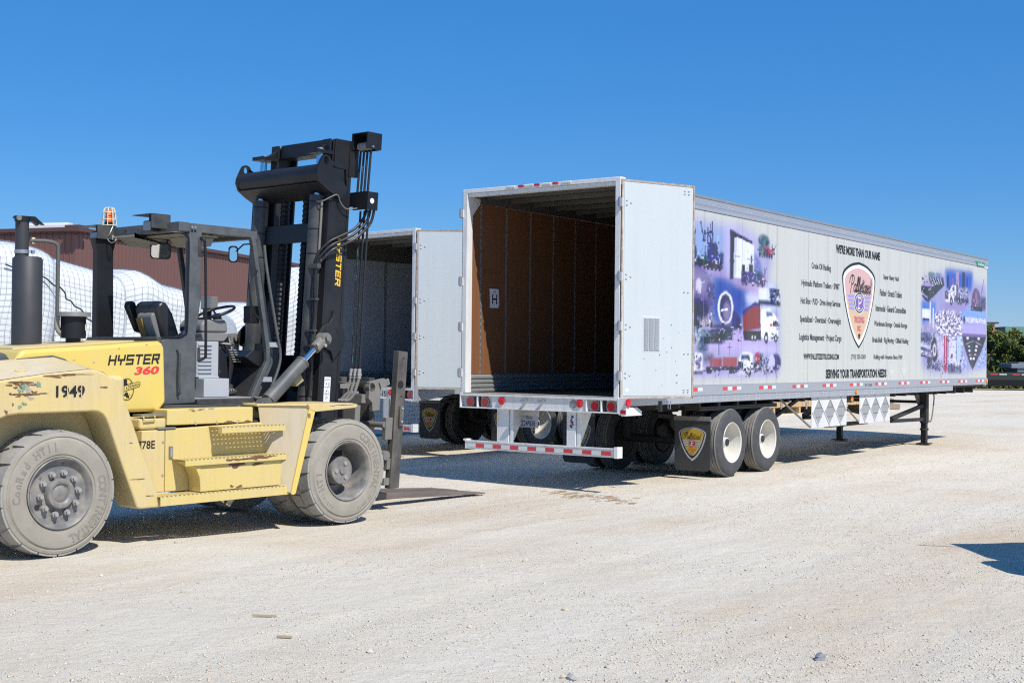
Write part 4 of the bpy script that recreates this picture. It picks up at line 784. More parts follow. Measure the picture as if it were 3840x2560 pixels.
def steer_wheel(sg):
    w = empty('steer_wheel', F); ax = V((sg, 0, 0)); o = V((sg*1.13, -3.21, .545))
    part('tyre', w, lambda b: solid_tyre(b, o, ax, .40, .55, 18), smooth=32)
    def rim(b):
        b.lathe([(-.05, .302), (-.002, .31), (.003, .302), (-.012, .285), (-.03, .275), (-.05, .262), (-.055, .235), (-.05, .20), (-.045, .135)], o, ax, RIMG, 56)
    part('rim', w, rim, smooth=40)
    def hub(b):
        b.lathe([(-.05, .135), (-.005, .132), (.01, .122), (.012, .10), (.002, .085), (-.01, .075), (.0, .06), (.006, .03), (.006, 0)], o, ax, RIMG, 40)
    part('hub', w, hub, smooth=40)
    for k in range(10):
        a = 2*math.pi*k/10 + .22; c = o + .180*V((0, math.sin(a), math.cos(a)))
        part('wheel_nut', w, lambda b: (b.cyl(c - ax*.055, c - ax*.018, .027, NUTM, 12), b.cyl(c - ax*.018, c + ax*.006, .019, NUTM, 6)), smooth=40)
    if sg > 0:
        part('valve_hole', w, lambda b: b.cyl(o - ax*.052 + V((0, -.195, -.105)), o - ax*.046 + V((0, -.195, -.105)), .024, DARK, 14))
        b = MB(); arc_text(b, 'CONTINENTAL', o, V((0, 1, 0)), V((0, 0, 1)), .41, .072, R(75), R(165), RUBLET, .0008); b.build('tyre_lettering', w); b = MB(); arc_text(b, 'ConRad HT11', o, V((0, 1, 0)), V((0, 0, 1)), .41, .068, R(-95), R(-8), RUBLET, .0008); b.build('tyre_lettering', w)
for sg in (1, -1):
    drive_wheel(sg, True); drive_wheel(sg, False); steer_wheel(sg)
part('drive_axle', F, lambda b: (b.box((-.95, -.14, .38), (.95, .2, .74), DARK), b.cyl((-.9, .03, .55), (.9, .03, .55), .2, DARK, 20)), smooth=40)
part('steer_axle', F, lambda b: (b.box((-.72, -3.36, .42), (.72, -3.06, .66), DARK), b.box((-.35, -3.5, .5), (.35, -2.9, .95), DARK)), bevel=.02)
# counterweight with its two wheel arches
SIDE = [(-4.46, .60), (-4.46, 1.36), (-4.32, 1.46), (-3.78, 1.52), (-3.69, 1.532), (-3.35, 1.577), (-2.955, 1.613), (-2.88, 1.607), (-2.80, 1.585), (-2.726, 1.542), (-2.675, 1.50), (-2.637, 1.44), (-2.546, 1.259), (-2.414, .918), (-2.176, .362), (-2.20, .345), (-2.41, .345), (-2.445, .365), (-2.612, .774), (-2.748, 1.124), (-2.775, 1.175), (-2.807, 1.212), (-2.85, 1.235), (-2.893, 1.242), (-3.606, 1.237), (-3.70, 1.226), (-3.77, 1.20), (-3.84, 1.12), (-3.93, .92), (-3.96, .60)]
for sg in (1, -1):
    part('wheel_arch', F, lambda b: b.prism(SIDE, min(sg*.78, sg*1.12), max(sg*.78, sg*1.12), YELD), bevel=.022, seg=3)
    # sloping shoulder between the arch and the hood
    so = [(-4.44, 1.37), (-4.3, 1.47), (-3.78, 1.525), (-3.35, 1.58), (-2.955, 1.616), (-2.80, 1.588), (-2.69, 1.515)]
    si = [(-4.44, 1.62), (-4.3, 1.66), (-3.78, 1.672), (-3.46, 1.698), (-3.08, 1.722), (-2.96, 1.69), (-2.86, 1.62)]
    def shd(b):
        n = len(so); vs = [(sg*1.105, y, z) for y, z in so] + [(sg*.725, y, z) for y, z in si] + [(sg*.725, y, 1.30) for y, z in si] + [(sg*1.105, y, 1.30) for y, z in so]
        fs = []
        for i in range(n-1): fs += [(i, i+1, n+i+1, n+i), (n+i, n+i+1, 2*n+i+1, 2*n+i)]
        fs += [(0, n, 2*n, 3*n), (n-1, 2*n-1, 3*n-1, 4*n-1)]
        b.add(vs, fs, YELB)
    part('arch_shoulder', F, shd, bevel=.012)
    part('shoulder_recess', F, lambda b: b.cyl((sg*.98, -3.52, 1.57), (sg*.98, -3.52, 1.603), .055, YELW, 24), bevel=.004)
part('counterweight', F, lambda b: (b.box((-1.0, -4.62, .42), (1.0, -3.97, 1.36), YELD), b.box((-.775, -3.96, .62), (.775, -2.35, 1.55), YELD)), bevel=.05, seg=3)
frs = (V((1.1215, 0, 0)), V((0, 1, 0)), V((0, 0, 1)))
def dam(b):
    q = random.Random(3)
    for i in range(26): splat(b, frs, q.uniform(-3.70, -3.44), q.choice([q.uniform(1.475, 1.51), q.uniform(1.385, 1.41), q.uniform(1.40, 1.50)]), q.uniform(.02, .07), q.uniform(.008, .022), RUST, i, 12, .0004*(i % 5))
    for i in range(8): splat(b, frs, q.uniform(-3.35, -3.1), q.uniform(1.556, 1.566), q.uniform(.03, .10), q.uniform(.006, .014), RUST, 40+i, 12, .0004*(i % 5))
    for y, z, w_, h in ((-3.30, 1.555, .14, .022), (-2.80, 1.455, .10, .010), (-3.58, 1.505, .2, .016), (-3.56, 1.405, .22, .014), (-3.40, 1.409, .12, .008), (-3.15, 1.572, .2, .006), (-3.02, 1.57, .18, .005), (-3.72, 1.26, .03, .03), (-3.66, 1.32, .02, .02), (-2.52, .95, .04, .006), (-2.44, .62, .16, .006), (-2.32, .46, .08, .006)): splat(b, frs, y, z, w_, h, RUST, int(-y*1000), 16, .003)
    for y, z, w_, h in ((-3.57, 1.46, .04, .05), (-3.605, 1.435, .03, .03), (-3.43, 1.485, .03, .06), (-3.56, 1.325, .05, .02), (-3.60, 1.30, .04, .02)): splat(b, frs, y, z, w_, h, GREENCHIP, int(-y*3000), 14, .0035)
    for y, z, w_, h in ((-3.54, 1.45, .09, .07), (-3.5, 1.37, .06, .025), (-3.47, 1.49, .08, .025)): splat(b, frs, y, z, w_, h, PRIMER, int(-y*5000), 18, .0002)
part('scraped_paint', F, dam)['kind'] = 'stuff'
b = MB(); text_into(b, '1949', frs, -3.268, -2.992, 1.372, 1.474, INK, .005, .022)
for i, y in enumerate((-3.16, -3.025)): b.flat([(y-.004, 1.37), (y+.004, 1.37), (y+.004, 1.478), (y-.004, 1.478)], frs, YELD, .0065)
b.build('stencilled_number', F)
# hood, rear cover
def hood(b):
    q = [(-3.43, 1.20), (-3.43, 1.69), (-3.36, 1.778), (-2.5, 1.835), (-1.955, 1.878), (-1.915, 1.862), (-1.895, 1.815), (-1.868, 1.285), (-1.95, 1.205)]
    b.prism(q, -.73, .73, YEL)
part('hood', F, hood, bevel=.05, seg=4)
part('hood_lid', F, lambda b: b.prism([(-3.30, 1.775), (-2.05, 1.865), (-2.05, 1.882), (-3.30, 1.796)], -.55, .45, YELD), bevel=.006)
part('hood_sill', F, lambda b: b.prism([(-3.44, 1.668), (-3.42, 1.70), (-3.08, 1.732), (-2.96, 1.70), (-2.84, 1.622), (-2.86, 1.60), (-2.98, 1.675), (-3.09, 1.705)], .73, .745, DGREY), bevel=.003)
part('rear_cover', F, lambda b: b.prism([(-4.3, 1.5), (-4.3, 1.66), (-4.1, 1.735), (-3.62, 1.762), (-3.50, 1.745), (-3.438, 1.66), (-3.438, 1.5)], -.70, .72, DGREY), bevel=.03, seg=3)
frh = (V((.7325, 0, 0)), V((0, 1, 0)), V((0, 0, 1)))
fre = (V((.7325, 0, 0)), V((0, 1, .035)), V((0, 0, 1)))
b = MB(); block_word(b, 'HYSTER', (V((.7325, -2.515, 1.642)), V((0, .9994, .033)), V((0, 0, 1))), 0, .56, 0, .095, INK, .23, .16); b.build('maker_lettering', F)
b = MB(); text_into(b, '360', (V((.7325, -2.235, 1.553)), V((0, .9994, .033)), V((0, 0, 1))), 0, .275, 0, .078, REDINK, 0, .04, .18); b.build('model_number', F)
def globe(b):
    c = (-2.312, 1.421); A = [(c[0]+.075*math.cos(t*.2244), c[1]+.1*math.sin(t*.2244)) for t in range(28)]
    b.strokes([A + [A[0]]], .005, frh, INK)
    for k in (-.45, 0, .45): b.strokes([[(c[0]+k*.15*math.cos(t*.2244)*1, c[1]+.1*math.sin(t*.2244)) for t in range(-7, 8)]], .002, frh, INK, .0005)
    for z in (-.05, .0, .05): w_ = .075*math.sqrt(1-(z/.1)**2); b.strokes([[(c[0]-w_, c[1]+z), (c[0]+w_, c[1]+z)]], .002, frh, INK, .0008)
    splat(b, frh, c[0]-.02, c[1]+.055, .07, .06, INK, 5, 16, .001); splat(b, frh, c[0]+.045, c[1]+.03, .025, .06, INK, 9, 14, .001); splat(b, frh, c[0]+.0, c[1]-.055, .05, .05, INK, 12, 14, .001)
    fb = (V((.7335, -2.44, 1.395)), V((0, .965, .262)).normalized(), V((0, -.262, .965)).normalized())
    b.flat([(0, -.022), (.27, -.022), (.285, 0), (.285, .02), (.27, .03), (0, .03)], fb, INK, .0008); b.flat([(.004, -.017), (.266, -.017), (.279, .001), (.279, .017), (.267, .025), (.004, .025)], fb, YEL, .0016); text_into(b, 'STEWART & STEVENSON', fb, .01, .272, -.011, .018, INK, .0024, .02)
part('dealer_emblem', F, globe)
part('hood_scratch', F, lambda b: [splat(b, frh, y, z, .02, .01, PRIMER, i) for i, (y, z) in enumerate([(-2.66, 1.67), (-2.86, 1.69), (-2.4, 1.8), (-2.1, 1.84)])])
# chassis, tanks, steps
def chas(b):
    b.box((-.62, -2.4, .46), (.62, -.6, 1.14), YELD); b.box((-.9, -1.0, .55), (.9, -.55, 1.1), DARK)
part('chassis', F, chas, bevel=.015)
for sg in (1, -1):
    X = lambda a, c: (min(sg*a, sg*c), max(sg*a, sg*c))
    x0, x1 = X(.60, .95)
    part('battery_box', F, lambda b: b.box((x0, -2.29, .46), (x1, -2.036, 1.043), YELD), bevel=.01)
    part('hydraulic_tank', F, lambda b: b.prism([(-2.03, .46), (-2.03, 1.046), (-.98, 1.075), (-.78, 1.075), (-.78, .46)], x0, x1, YELW), bevel=.01)
    x0, x1 = X(.55, .93)
    part('side_beam', F, lambda b: b.box((x0, -2.0, 1.08), (x1, -.985, 1.232), YELW), bevel=.012)
    part('latch_box', F, lambda b: b.box((x0, -2.30, 1.048), (x1, -2.005, 1.16), YELD), bevel=.03, seg=3)
    if sg > 0:
        part('latch_handle', F, lambda b: (b.tube([(.94, -2.27, 1.175), (.955, -2.27, 1.14), (.955, -2.15, 1.145), (.94, -2.15, 1.18)], .008, YELD, 6), b.box((.80, -2.29, 1.175), (.94, -2.02, 1.19), STEELD), b.box((.90, -2.12, 1.05), (.96, -1.92, 1.064), STEELD)))
        part('panel_bolt', F, lambda b: [b.cyl((.95, -2.06, z), (.957, -2.06, z), .011, NUTM, 8) for z in (.93, .62)])
        part('sight_gauge', F, lambda b: (b.box((.951, -1.995, .775), (.965, -1.955, .885), STEELD), b.box((.9655, -1.985, .79), (.968, -1.965, .87), NUTM)), bevel=.004)
        b = MB(); text_into(b, '778E', (V((.952, 0, 0)), V((0, 1, 0)), V((0, 0, 1))), -2.335, -2.146, .872, .949, INK, 0, .02); b.build('stencilled_number', F)
        fr = (V((.9525, 0, 0)), V((0, 1, 0)), V((0, 0, 1))); fb = (V((.9315, 0, 0)), V((0, 1, 0)), V((0, 0, 1)))
        def chips(b):
            q = random.Random(11)
            for i in range(7): splat(b, fb, q.uniform(-1.75, -1.5), q.uniform(1.208, 1.23), q.uniform(.03, .07), q.uniform(.008, .02), RUST if i % 2 else PRIMER, i, 16, .0006*(i % 3))
            for y, w_ in ((-1.28, .11), (-1.17, .05), (-1.06, .08), (-1.43, .03), (-1.68, .03)): splat(b, fb, y, 1.09, w_*.8, .03, RUST if w_ > .06 else PRIMER, int(w_*999), 18, .002)
        part('paint_chip', F, chips)['kind'] = 'stuff'
    def tread(b, y0, y1, z, xa, xb, lip):
        """punched tread plate: bars both ways with open holes between, folded lip with teeth"""
        nx = 5; ny = max(4, int((y1-y0)/.046)); 
        for i in range(nx+1):
            x = xa + (xb-.024-xa)*i/nx; a, c = X(x, x+.024); b.box((a, y0, z-.006), (c, y1, z), YELW)
        for j in range(ny+1):
            y = y0 + (y1-.02-y0)*j/ny; a, c = X(xa, xb); b.box((a, y, z-.0045), (c, y+.028, z+.003), YELW)
        a, c = X(xb, xb+.008); b.box((a, y0, z-lip), (c, y1, z+.001), YELW)
        for j in range(ny): y = y0 + (y1-y0)*(j+.3)/ny; a, c = X(xb-.004, xb+.009); b.box((a, y, z-.004), (c, y+.018, z+.005), STEELD)
    st = part('step', F, lambda b: (tread(b, -1.54, -.76, 1.055, .952, 1.15, .055), b.prism([(-1.54, 1.0), (-1.54, 1.054), (-1.40, 1.054)], *X(1.1, 1.149), YELW)))
    st2 = part('step', F, lambda b: tread(b, -1.96, -.75, .765, .952, 1.16, .055))
    st3 = part('step', F, lambda b: (tread(b, -2.235, -.72, .445, .952, 1.17, .085), b.box((X(.952, 1.16)[0], -2.2, .42), (X(.952, 1.16)[1], -1.9, .432), YELW)))
    def riser(b):
        a, c = X(.952, 1.135); b.box((a, -1.765, .455), (c, -.79, .715), YELW)
    part('step_riser', F, riser, bevel=.006)
    part('step_gusset', F, lambda b: b.prism([(-1.765, .47), (-1.78, .60), (-1.82, .68), (-1.93, .745), (-1.765, .745)], *X(.96, 1.14), YELW), bevel=.004)
    if sg > 0:
        fr2 = (V((1.1695, 0, 0)), V((0, 1, 0)), V((0, 0, 1))); fr3 = (V((1.1365, 0, 0)), V((0, 1, 0)), V((0, 0, 1)))
        def chips2(b):
            q = random.Random(5)
            for i in range(8): splat(b, fr2, q.uniform(-1.45, -.95), q.uniform(.738, .758), q.uniform(.08, .18), q.uniform(.012, .026), RUST, i, 16, .0006*(i % 4))
            for i in range(4): splat(b, fr3, q.uniform(-1.4, -1.05), q.uniform(.675, .70), q.uniform(.1, .18), q.uniform(.02, .045), RUST, 20+i, 16, .0006*i)
            for i in range(3): splat(b, fr3, q.uniform(-1.40, -1.28), q.uniform(.47, .49), q.uniform(.03, .07), q.uniform(.015, .03), RUST, 30+i, 16, .0006*i)
        part('step_wear', F, chips2)['kind'] = 'stuff'
    # front fender: sloping guard, flange, top plate
    TL, TR, BR, BL = (.93, -.93, 1.245), (1.235, -.50, 1.245), (1.235, -.735, .37), (.94, -.80, .45)
    def guard(b):
        vs = [(sg*x, y, z) for x, y, z in (TL, TR, BR, BL)]; vs += [(x-sg*.01, y+.02, z) for x, y, z in vs]
        b.add(vs, [(0, 1, 2, 3), (7, 6, 5, 4), (0, 4, 5, 1), (1, 5, 6, 2), (2, 6, 7, 3), (3, 7, 4, 0)], YELB)
    part('mud_guard', F, guard, bevel=.006)
    part('guard_flange', F, lambda b: b.prism([(-.515, 1.252), (-.75, .37), (-.72, .355), (-.69, .37), (-.45, 1.17), (-.44, 1.20)], *X(1.232, 1.25), YEL), bevel=.006)
    def ftop(b):
        a, c = X(.62, 1.255)
        b.prism([(-.515, 1.20), (-.55, 1.262), (.06, 1.258), (.13, 1.243), (.135, 1.222), (.10, 1.208), (-.44, 1.18)], a, c, YELD)
        a2, c2 = X(.66, 1.235); b.prism([(-.95, 1.235), (-.95, 1.262), (-.53, 1.262), (-.53, 1.235)], *X(.66, .95), YELD)
        vs = [(sg*x, y, z) for x, y, z in ((.945, -.94, 1.262), (1.24, -.54, 1.262), (.945, -.54, 1.262), (.945, -.94, 1.24), (1.24, -.54, 1.24), (.945, -.54, 1.24))]
        b.add(vs, [(0, 1, 2), (5, 4, 3), (0, 3, 4, 1), (1, 4, 5, 2), (2, 5, 3, 0)], YELD)
    part('fender', F, ftop, bevel=.008)
    if sg > 0:
        part('fender_sticker', F, lambda b: [b.box((1.2505, -.545+.012*i, 1.12), (1.2515, -.537+.012*i, 1.165), INKB) for i in range(3)])
        part('fender_scrape', F, lambda b: [splat(b, (V((1.2565, 0, 0)), V((0, 1, 0)), V((0, 0, 1))), y, z, w_, .006, RUST, i) for i, (y, z, w_) in enumerate([(-.1, 1.243, .16), (.02, 1.24, .1), (-.22, 1.235, .06)])])
# exhaust and air intake
ex = empty('exhaust_stack', F)
part('muffler', ex, lambda b: b.lathe([(1.79, .138), (2.64, .138), (2.662, .12), (2.664, .065)], (-.2, -2.80, 0), (0, 0, 1), mat('matt_black_muffler', (.035, .037, .042), .55, var=(6, .4, (.06, .06, .062))), 36), smooth=40)
part('stack_pipe', ex, lambda b: b.lathe([(2.66, .062), (3.0, .062), (3.0, .052), (2.9, .052)], (-.2, -2.86, 0), (0, 0, 1), MATS['matt_black_muffler'], 28), smooth=40)
part('pipe_clamp', ex, lambda b: (b.lathe([(2.69, .064), (2.69, .068), (2.725, .068), (2.725, .064)], (-.2, -2.86, 0), (0, 0, 1), STEEL, 24), b.box((-.15, -2.80, 2.69), (-.12, -2.77, 2.725), STEEL)), smooth=40)
part('rain_cap', ex, lambda b: (b.lathe([(2.995, .07), (3.035, .072), (3.04, .0)], (-.2, -2.86, 0), (0, 0, 1), BLACK, 24), b.prism([(-2.95, 3.02), (-2.93, 3.045), (-2.74, 3.05), (-2.64, 2.975), (-2.70, 2.985), (-2.71, 2.965), (-2.76, 3.0)], -.225, -.175, BLACK), b.cyl((-.14, -2.93, 3.02), (-.125, -2.93, 3.02), .025, STEELD, 10)), smooth=35)
part('aspirator_pipe', ex, lambda b: b.tube([(-.15, -2.80, 2.81)] + smoothline([(-.12, -2.77, 2.815), (-.08, -2.66, 2.815), (-.06, -2.58, 2.79), (-.06, -2.565, 2.72), (-.06, -2.565, 2.55), (-.06, -2.565, 2.10)], 5), .019, mat('weathered_pipe', (.10, .10, .095), .6), 10), smooth=60)
part('pipe_flange', ex, lambda b: b.box((-.15, -2.795, 2.785), (-.125, -2.765, 2.845), CREAM), bevel=.003)
part('intake_hose', ex, lambda b: b.tube(smoothline([(-.06, -2.565, 2.10), (-.06, -2.565, 2.0), (-.05, -2.53, 1.94), (-.04, -2.46, 1.915), (-.02, -2.40, 1.92)], 6), .026, mat('grey_hose', (.28, .27, .26), .7), 12), smooth=60)
ai = empty('air_intake', F)
part('canister', ai, lambda b: b.lathe([(1.80, .07), (1.895, .07), (1.895, .118), (2.115, .118), (2.115, .0)], (0, -2.43, 0), (0, 0, 1), BLACK, 32), smooth=40)
part('intake_cap', ai, lambda b: b.lathe([(2.10, .115), (2.105, .165), (2.145, .155), (2.15, 0)], (0, -2.43, 0), (0, 0, 1), MGREY, 32), smooth=40)
part('intake_label', ai, lambda b: (b.obox((.088, -2.347, 2.0), (.022, -.022, 0), (.0007, .0007, 0), (0, 0, .03), PAPER), b.obox((.0892, -2.3458, 2.018), (.02, -.02, 0), (.0004, .0004, 0), (0, 0, .006), YINK)))
# ---------------------------------------------------------------- cab
CB = DGREY
part('cab_side_panel', F, lambda b: b.prism([(-1.875, 1.262), (-1.49, 1.272), (-1.49, 1.93), (-1.43, 2.3), (-1.43, 3.02), (-1.55, 3.02), (-1.585, 2.9), (-1.59, 2.0), (-1.615, 1.945), (-1.65, 1.918), (-1.83, 1.905), (-1.89, 1.88)], .60, .66, CB), bevel=.012, seg=3)
part('cab_rear_panel', F, lambda b: (b.box((-.60, -1.89, 1.30), (.60, -1.85, 1.90), CB), b.box((-.62, -1.90, 1.885), (.60, -1.84, 1.918), BLACKD)), bevel=.008)
part('window_seal', F, lambda b: b.tube(smoothline([(.655, -1.88, 1.912), (.664, -1.70, 1.918), (.664, -1.625, 1.945), (.664, -1.597, 2.0), (.664, -1.593, 2.4), (.664, -1.59, 2.84), (.664, -1.615, 2.91), (.66, -1.68, 2.935), (.62, -1.78, 2.935)], 4), .011, BLACK, 6), smooth=60)
part('far_side_panel', F, lambda b: b.prism([(-1.875, 1.262), (-.82, 1.272), (-.82, 1.42), (-1.3, 1.5), (-1.45, 1.90), (-1.89, 1.90)], -.66, -.60, CB), bevel=.01)
part('rear_post', F, lambda b: b.prism([(-1.86, 1.88), (-1.66, 1.88), (-1.675, 2.8), (-1.64, 2.93), (-1.90, 2.93), (-1.86, 2.8)], -.60, -.50, BLACK), bevel=.012)
def fpost(b, x, m):
    P = [(x, -.80, 2.97), (x, -.775, 2.90), (x, -.70, 2.5), (x, -.575, 1.80), (x, -.575, 1.68), (x, -.77, 1.30)]
    for p, q in zip(P[:-1], P[1:]): b.bar(p, q, .05, .055, m, (1, 0, 0))
    for k in range(len(P)-2): b.cyl(V(P[k+1]) - V((.025, 0, 0)), V(P[k+1]) + V((.025, 0, 0)), .0274, m, 12)
part('front_post', F, lambda b: fpost(b, .63, CB), bevel=.008)
part('front_post', F, lambda b: fpost(b, -.63, BLACK), bevel=.008)
part('post_channel', F, lambda b: [b.bar(p, q, .03, .03, CB, (1, 0, 0)) for p, q in zip([(.60, -.74, 2.93), (.60, -.63, 2.45), (.60, -.50, 1.8), (.60, -.50, 1.66), (.60, -.70, 1.30)][:-1], [(.60, -.63, 2.45), (.60, -.50, 1.8), (.60, -.50, 1.66), (.60, -.70, 1.30)])])
part('dash_wall', F, lambda b: (b.prism([(-.80, 1.29), (-.60, 1.66), (-.57, 1.66), (-.72, 1.29)], -.60, .58, DARK), b.prism([(-.62, 1.62), (-.56, 1.62), (-.56, 1.78), (-.72, 1.80), (-.82, 1.73)], -.2, .58, BLACK)), bevel=.008)
part('outer_hand_rail', F, lambda b: (b.tube(smoothline([(.72, -.70, 2.88), (.725, -.66, 2.6), (.73, -.52, 1.95), (.73, -.48, 1.78), (.73, -.50, 1.62), (.72, -.62, 1.36), (.70, -.72, 1.31), (.66, -.76, 1.32)], 4), .015, CB, 8), b.bar((.63, -.56, 1.86), (.73, -.49, 1.86), .02, .05, LGREY), b.bar((.63, -.64, 1.5), (.72, -.58, 1.5), .02, .05, LGREY)), smooth=60)
part('mirror_arm', F, lambda b: b.tube(smoothline([(.66, -.74, 2.62), (.70, -.86, 2.52), (.71, -.88, 2.44), (.70, -.84, 2.26), (.69, -.80, 2.18), (.66, -.66, 2.10)], 4), .011, BLACK, 8), smooth=60)
part('grab_handle', F, lambda b: b.tube(smoothline([(.66, -1.452, 2.90), (.69, -1.44, 2.885), (.70, -1.425, 2.83), (.70, -1.41, 2.4), (.70, -1.40, 1.80), (.69, -1.405, 1.72), (.66, -1.46, 1.69)], 4), .014, BLACK, 8), smooth=60)
for z0, z1 in ((2.72, 2.9), (1.68, 1.82)): boxpart('grab_handle_plate', F, (.6605, -1.475, z0), (.668, -1.44, z1), BLACKD, bevel=.004)
part('side_handle', F, lambda b: b.tube(smoothline([(.66, -1.71, 1.79), (.70, -1.708, 1.775), (.71, -1.712, 1.70), (.705, -1.715, 1.5), (.705, -1.70, 1.38), (.66, -1.70, 1.36)], 4), .012, BLACKD, 8), smooth=60)
part('roof_frame', F, lambda b: (
    b.box((-.64, -1.70, 2.955), (.655, -1.58, 3.045), CB), b.box((.565, -1.58, 2.955), (.655, -.82, 3.04), CB), b.box((-.64, -1.58, 2.955), (-.55, -.82, 3.04), CB), b.box((-.64, -.82, 2.94), (.655, -.74, 3.02), CB),
    [b.box((-.55, -1.50+.12*k, 2.98), (.565, -1.45+.12*k, 3.01), CB) for k in range(6)], b.box((-.55, -1.58, 3.012), (.565, -.82, 3.022), mat('roof_sheet', (.30, .28, .22), .6, var=(6, .6, (.2, .16, .11))))), bevel=.028, seg=3)
part('roof_lining', F, lambda b: (b.box((-.54, -1.578, 2.93), (.55, -1.15, 2.952), mat('grubby_lining', (.28, .27, .24), .8)), b.prism([(-1.72, 2.955), (-1.5, 2.86), (-1.30, 2.86), (-1.25, 2.929), (-1.72, 2.929)], -.45, -.05, MATS['grubby_lining'], axis=0), b.prism([(-1.45, 2.928), (-1.35, 2.84), (-1.2, 2.84), (-1.16, 2.928)], .12, .5, MATS['grubby_lining'], axis=0)), bevel=.02)
part('roof_plate_hole', F, lambda b: [b.cyl((x, -1.7005, 3.0), (x, -1.703, 3.0), r_, INK, 10) for x, r_ in ((-.25, .012), (-.03, .009), (.08, .011), (.15, .013), (.19, .007))])
part('roof_bolt', F, lambda b: [b.cyl((.655, y, z), (.664, y, z), .013, STEEL if z > 2.98 else BLACK, 8) for y in (-1.55, -1.515) for z in (3.0, 2.965)])
def worklight(x, y, z):
    w = empty('work_light', F)
    part('lamp_housing', w, lambda b: b.box((x-.075, y-.04, z-.055), (x+.075, y+.06, z+.055), BLACK), bevel=.015, seg=3)
    part('lamp_lens', w, lambda b: b.box((x-.062, y-.046, z-.044), (x+.062, y-.0405, z+.044), GLASS), bevel=.004)
    part('lamp_bracket', w, lambda b: (b.box((x-.17, y-.10, z+.105), (x+.16, y+.12, z+.113), BLACKD), b.box((x+.152, y-.10, z-.03), (x+.16, y+.12, z+.105), BLACKD), b.box((x-.02, y-.01, z+.055), (x+.02, y+.03, z+.105), BLACK)), bevel=.003)
worklight(-.62, -1.79, 2.95); worklight(.30, -1.78, 3.01)
part('lamp_wire', F, lambda b: b.tube(smoothline([(-.45, -1.72, 3.06), (-.44, -1.76, 2.98), (-.47, -1.77, 2.93), (-.40, -1.77, 2.88), (-.34, -1.76, 2.90), (-.36, -1.74, 2.93)], 5), .006, STEEL, 6), smooth=60)
bc = empty('beacon', F); bo = V((-.52, -1.72, 3.078))
part('beacon_lens', bc, lambda b: b.lathe([(0, .045), (.03, .042), (.03, .036), (.13, .030), (.145, .02), (.15, 0)], bo, (0, 0, 1), ORANGE, 20), smooth=40)
part('beacon_base', bc, lambda b: b.lathe([(-.02, .05), (.025, .047), (.028, .0)], bo, (0, 0, 1), BLACK, 20), smooth=40)
def cage(b):
    for k in range(8):
        a = 2*math.pi*k/8; d = V((math.cos(a), math.sin(a), 0)); b.tube([bo + d*.075 + V((0, 0, -.015)), bo + d*.060 + V((0, 0, .14)), bo + d*.045 + V((0, 0, .17)), bo + V((0, 0, .178))], .0045, CREAM, 5)
    for z, r_ in ((-.01, .075), (.05, .069), (.125, .062)): b.tube([bo + V((r_*math.cos(t*.3307), r_*math.sin(t*.3307), z)) for t in range(20)], .0045, CREAM, 5)
part('beacon_cage', bc, cage)
mr = empty('mirror', F); mc = V((-.05, -1.42, 2.805)); mn = V((.90, -.40, -.15)).normalized(); mx = V((.406, .914, 0)); mz = mn.cross(mx)*-1
def rr(c, x, z, w_, h, r_=.035, n=5):
    out = []
    for cx, cz, a0 in ((w_-r_, h-r_, 0), (-w_+r_, h-r_, 90), (-w_+r_, -h+r_, 180), (w_-r_, -h+r_, 270)):
        for k in range(n): t = R(a0 + 90*k/(n-1)); out.append(c + x*(cx + r_*math.cos(t)) + z*(cz + r_*math.sin(t)))
    return out
def mirror(b, c, n, x, z, w_, h):
    A = rr(c - n*.02, x, z, w_, h); B = rr(c + n*.006, x, z, w_, h); k = len(A)
    b.add(A + B, [tuple(range(k))] + [(i, (i+1) % k, k+(i+1) % k, k+i) for i in range(k)], BLACK)
    b.add(B + rr(c + n*.006, x, z, w_-.012, h-.012), [(i, (i+1) % k, k+(i+1) % k, k+i) for i in range(k)], BLACK); b.add(rr(c + n*.005, x, z, w_-.012, h-.012), [tuple(range(k))], MIRROR)
part('inside_mirror', mr, lambda b: (mirror(b, mc, mn, mx, mz, .105, .082), b.tube([mc - mn*.02, mc + V((0, .08, .06)), mc + V((0, .08, .15))], .008, BLACK, 6)))
mc2 = V((.42, -.86, 2.79)); mn2 = V((.80, -.58, -.16)).normalized(); mx2 = V((.587, .81, 0))
part('outside_mirror', mr, lambda b: (mirror(b, mc2, mn2, mx2, V((0, 0, 1)), .05, .085), b.tube([mc2 - mn2*.02, mc2 + V((.1, .05, .1)), mc2 + V((.2, .06, .1))], .008, BLACK, 6)))
# seat
se = empty('operator_seat', F)
part('backrest', se, lambda b: b.prism([(-1.52, 1.86), (-1.62, 2.20), (-1.61, 2.265), (-1.56, 2.285), (-1.50, 2.27), (-1.42, 2.16), (-1.34, 1.95), (-1.32, 1.86)], -.22, .20, SEATM), bevel=.05, seg=4)
part('back_cushion', se, lambda b: b.prism([(-1.54, 1.98), (-1.66, 2.23), (-1.65, 2.28), (-1.61, 2.295), (-1.57, 2.28), (-1.44, 1.95)], -.34, -.25, SEATM), bevel=.025, seg=3)
part('seat_back_panel', se, lambda b: b.prism([(-1.56, 1.87), (-1.65, 2.12), (-1.64, 2.16), (-1.60, 2.17), (-1.57, 2.10), (-1.50, 1.87)], -.12, .14, MGREY), bevel=.02, seg=3)
part('seat_side_cover', se, lambda b: b.prism([(-1.58, 1.88), (-1.665, 2.11), (-1.64, 2.11), (-1.56, 1.88)], -.11, -.02, mat('ochre_cover', (.34, .22, .06), .7)))
part('seat_cushion', se, lambda b: b.box((-.26, -1.50, 1.76), (.26, -.98, 1.88), SEATM), bevel=.04, seg=3)
part('armrest', se, lambda b: (b.box((.27, -1.40, 1.99), (.33, -1.10, 2.03), SEATM), b.box((-.33, -1.40, 1.99), (-.27, -1.10, 2.03), SEATM)), bevel=.015)
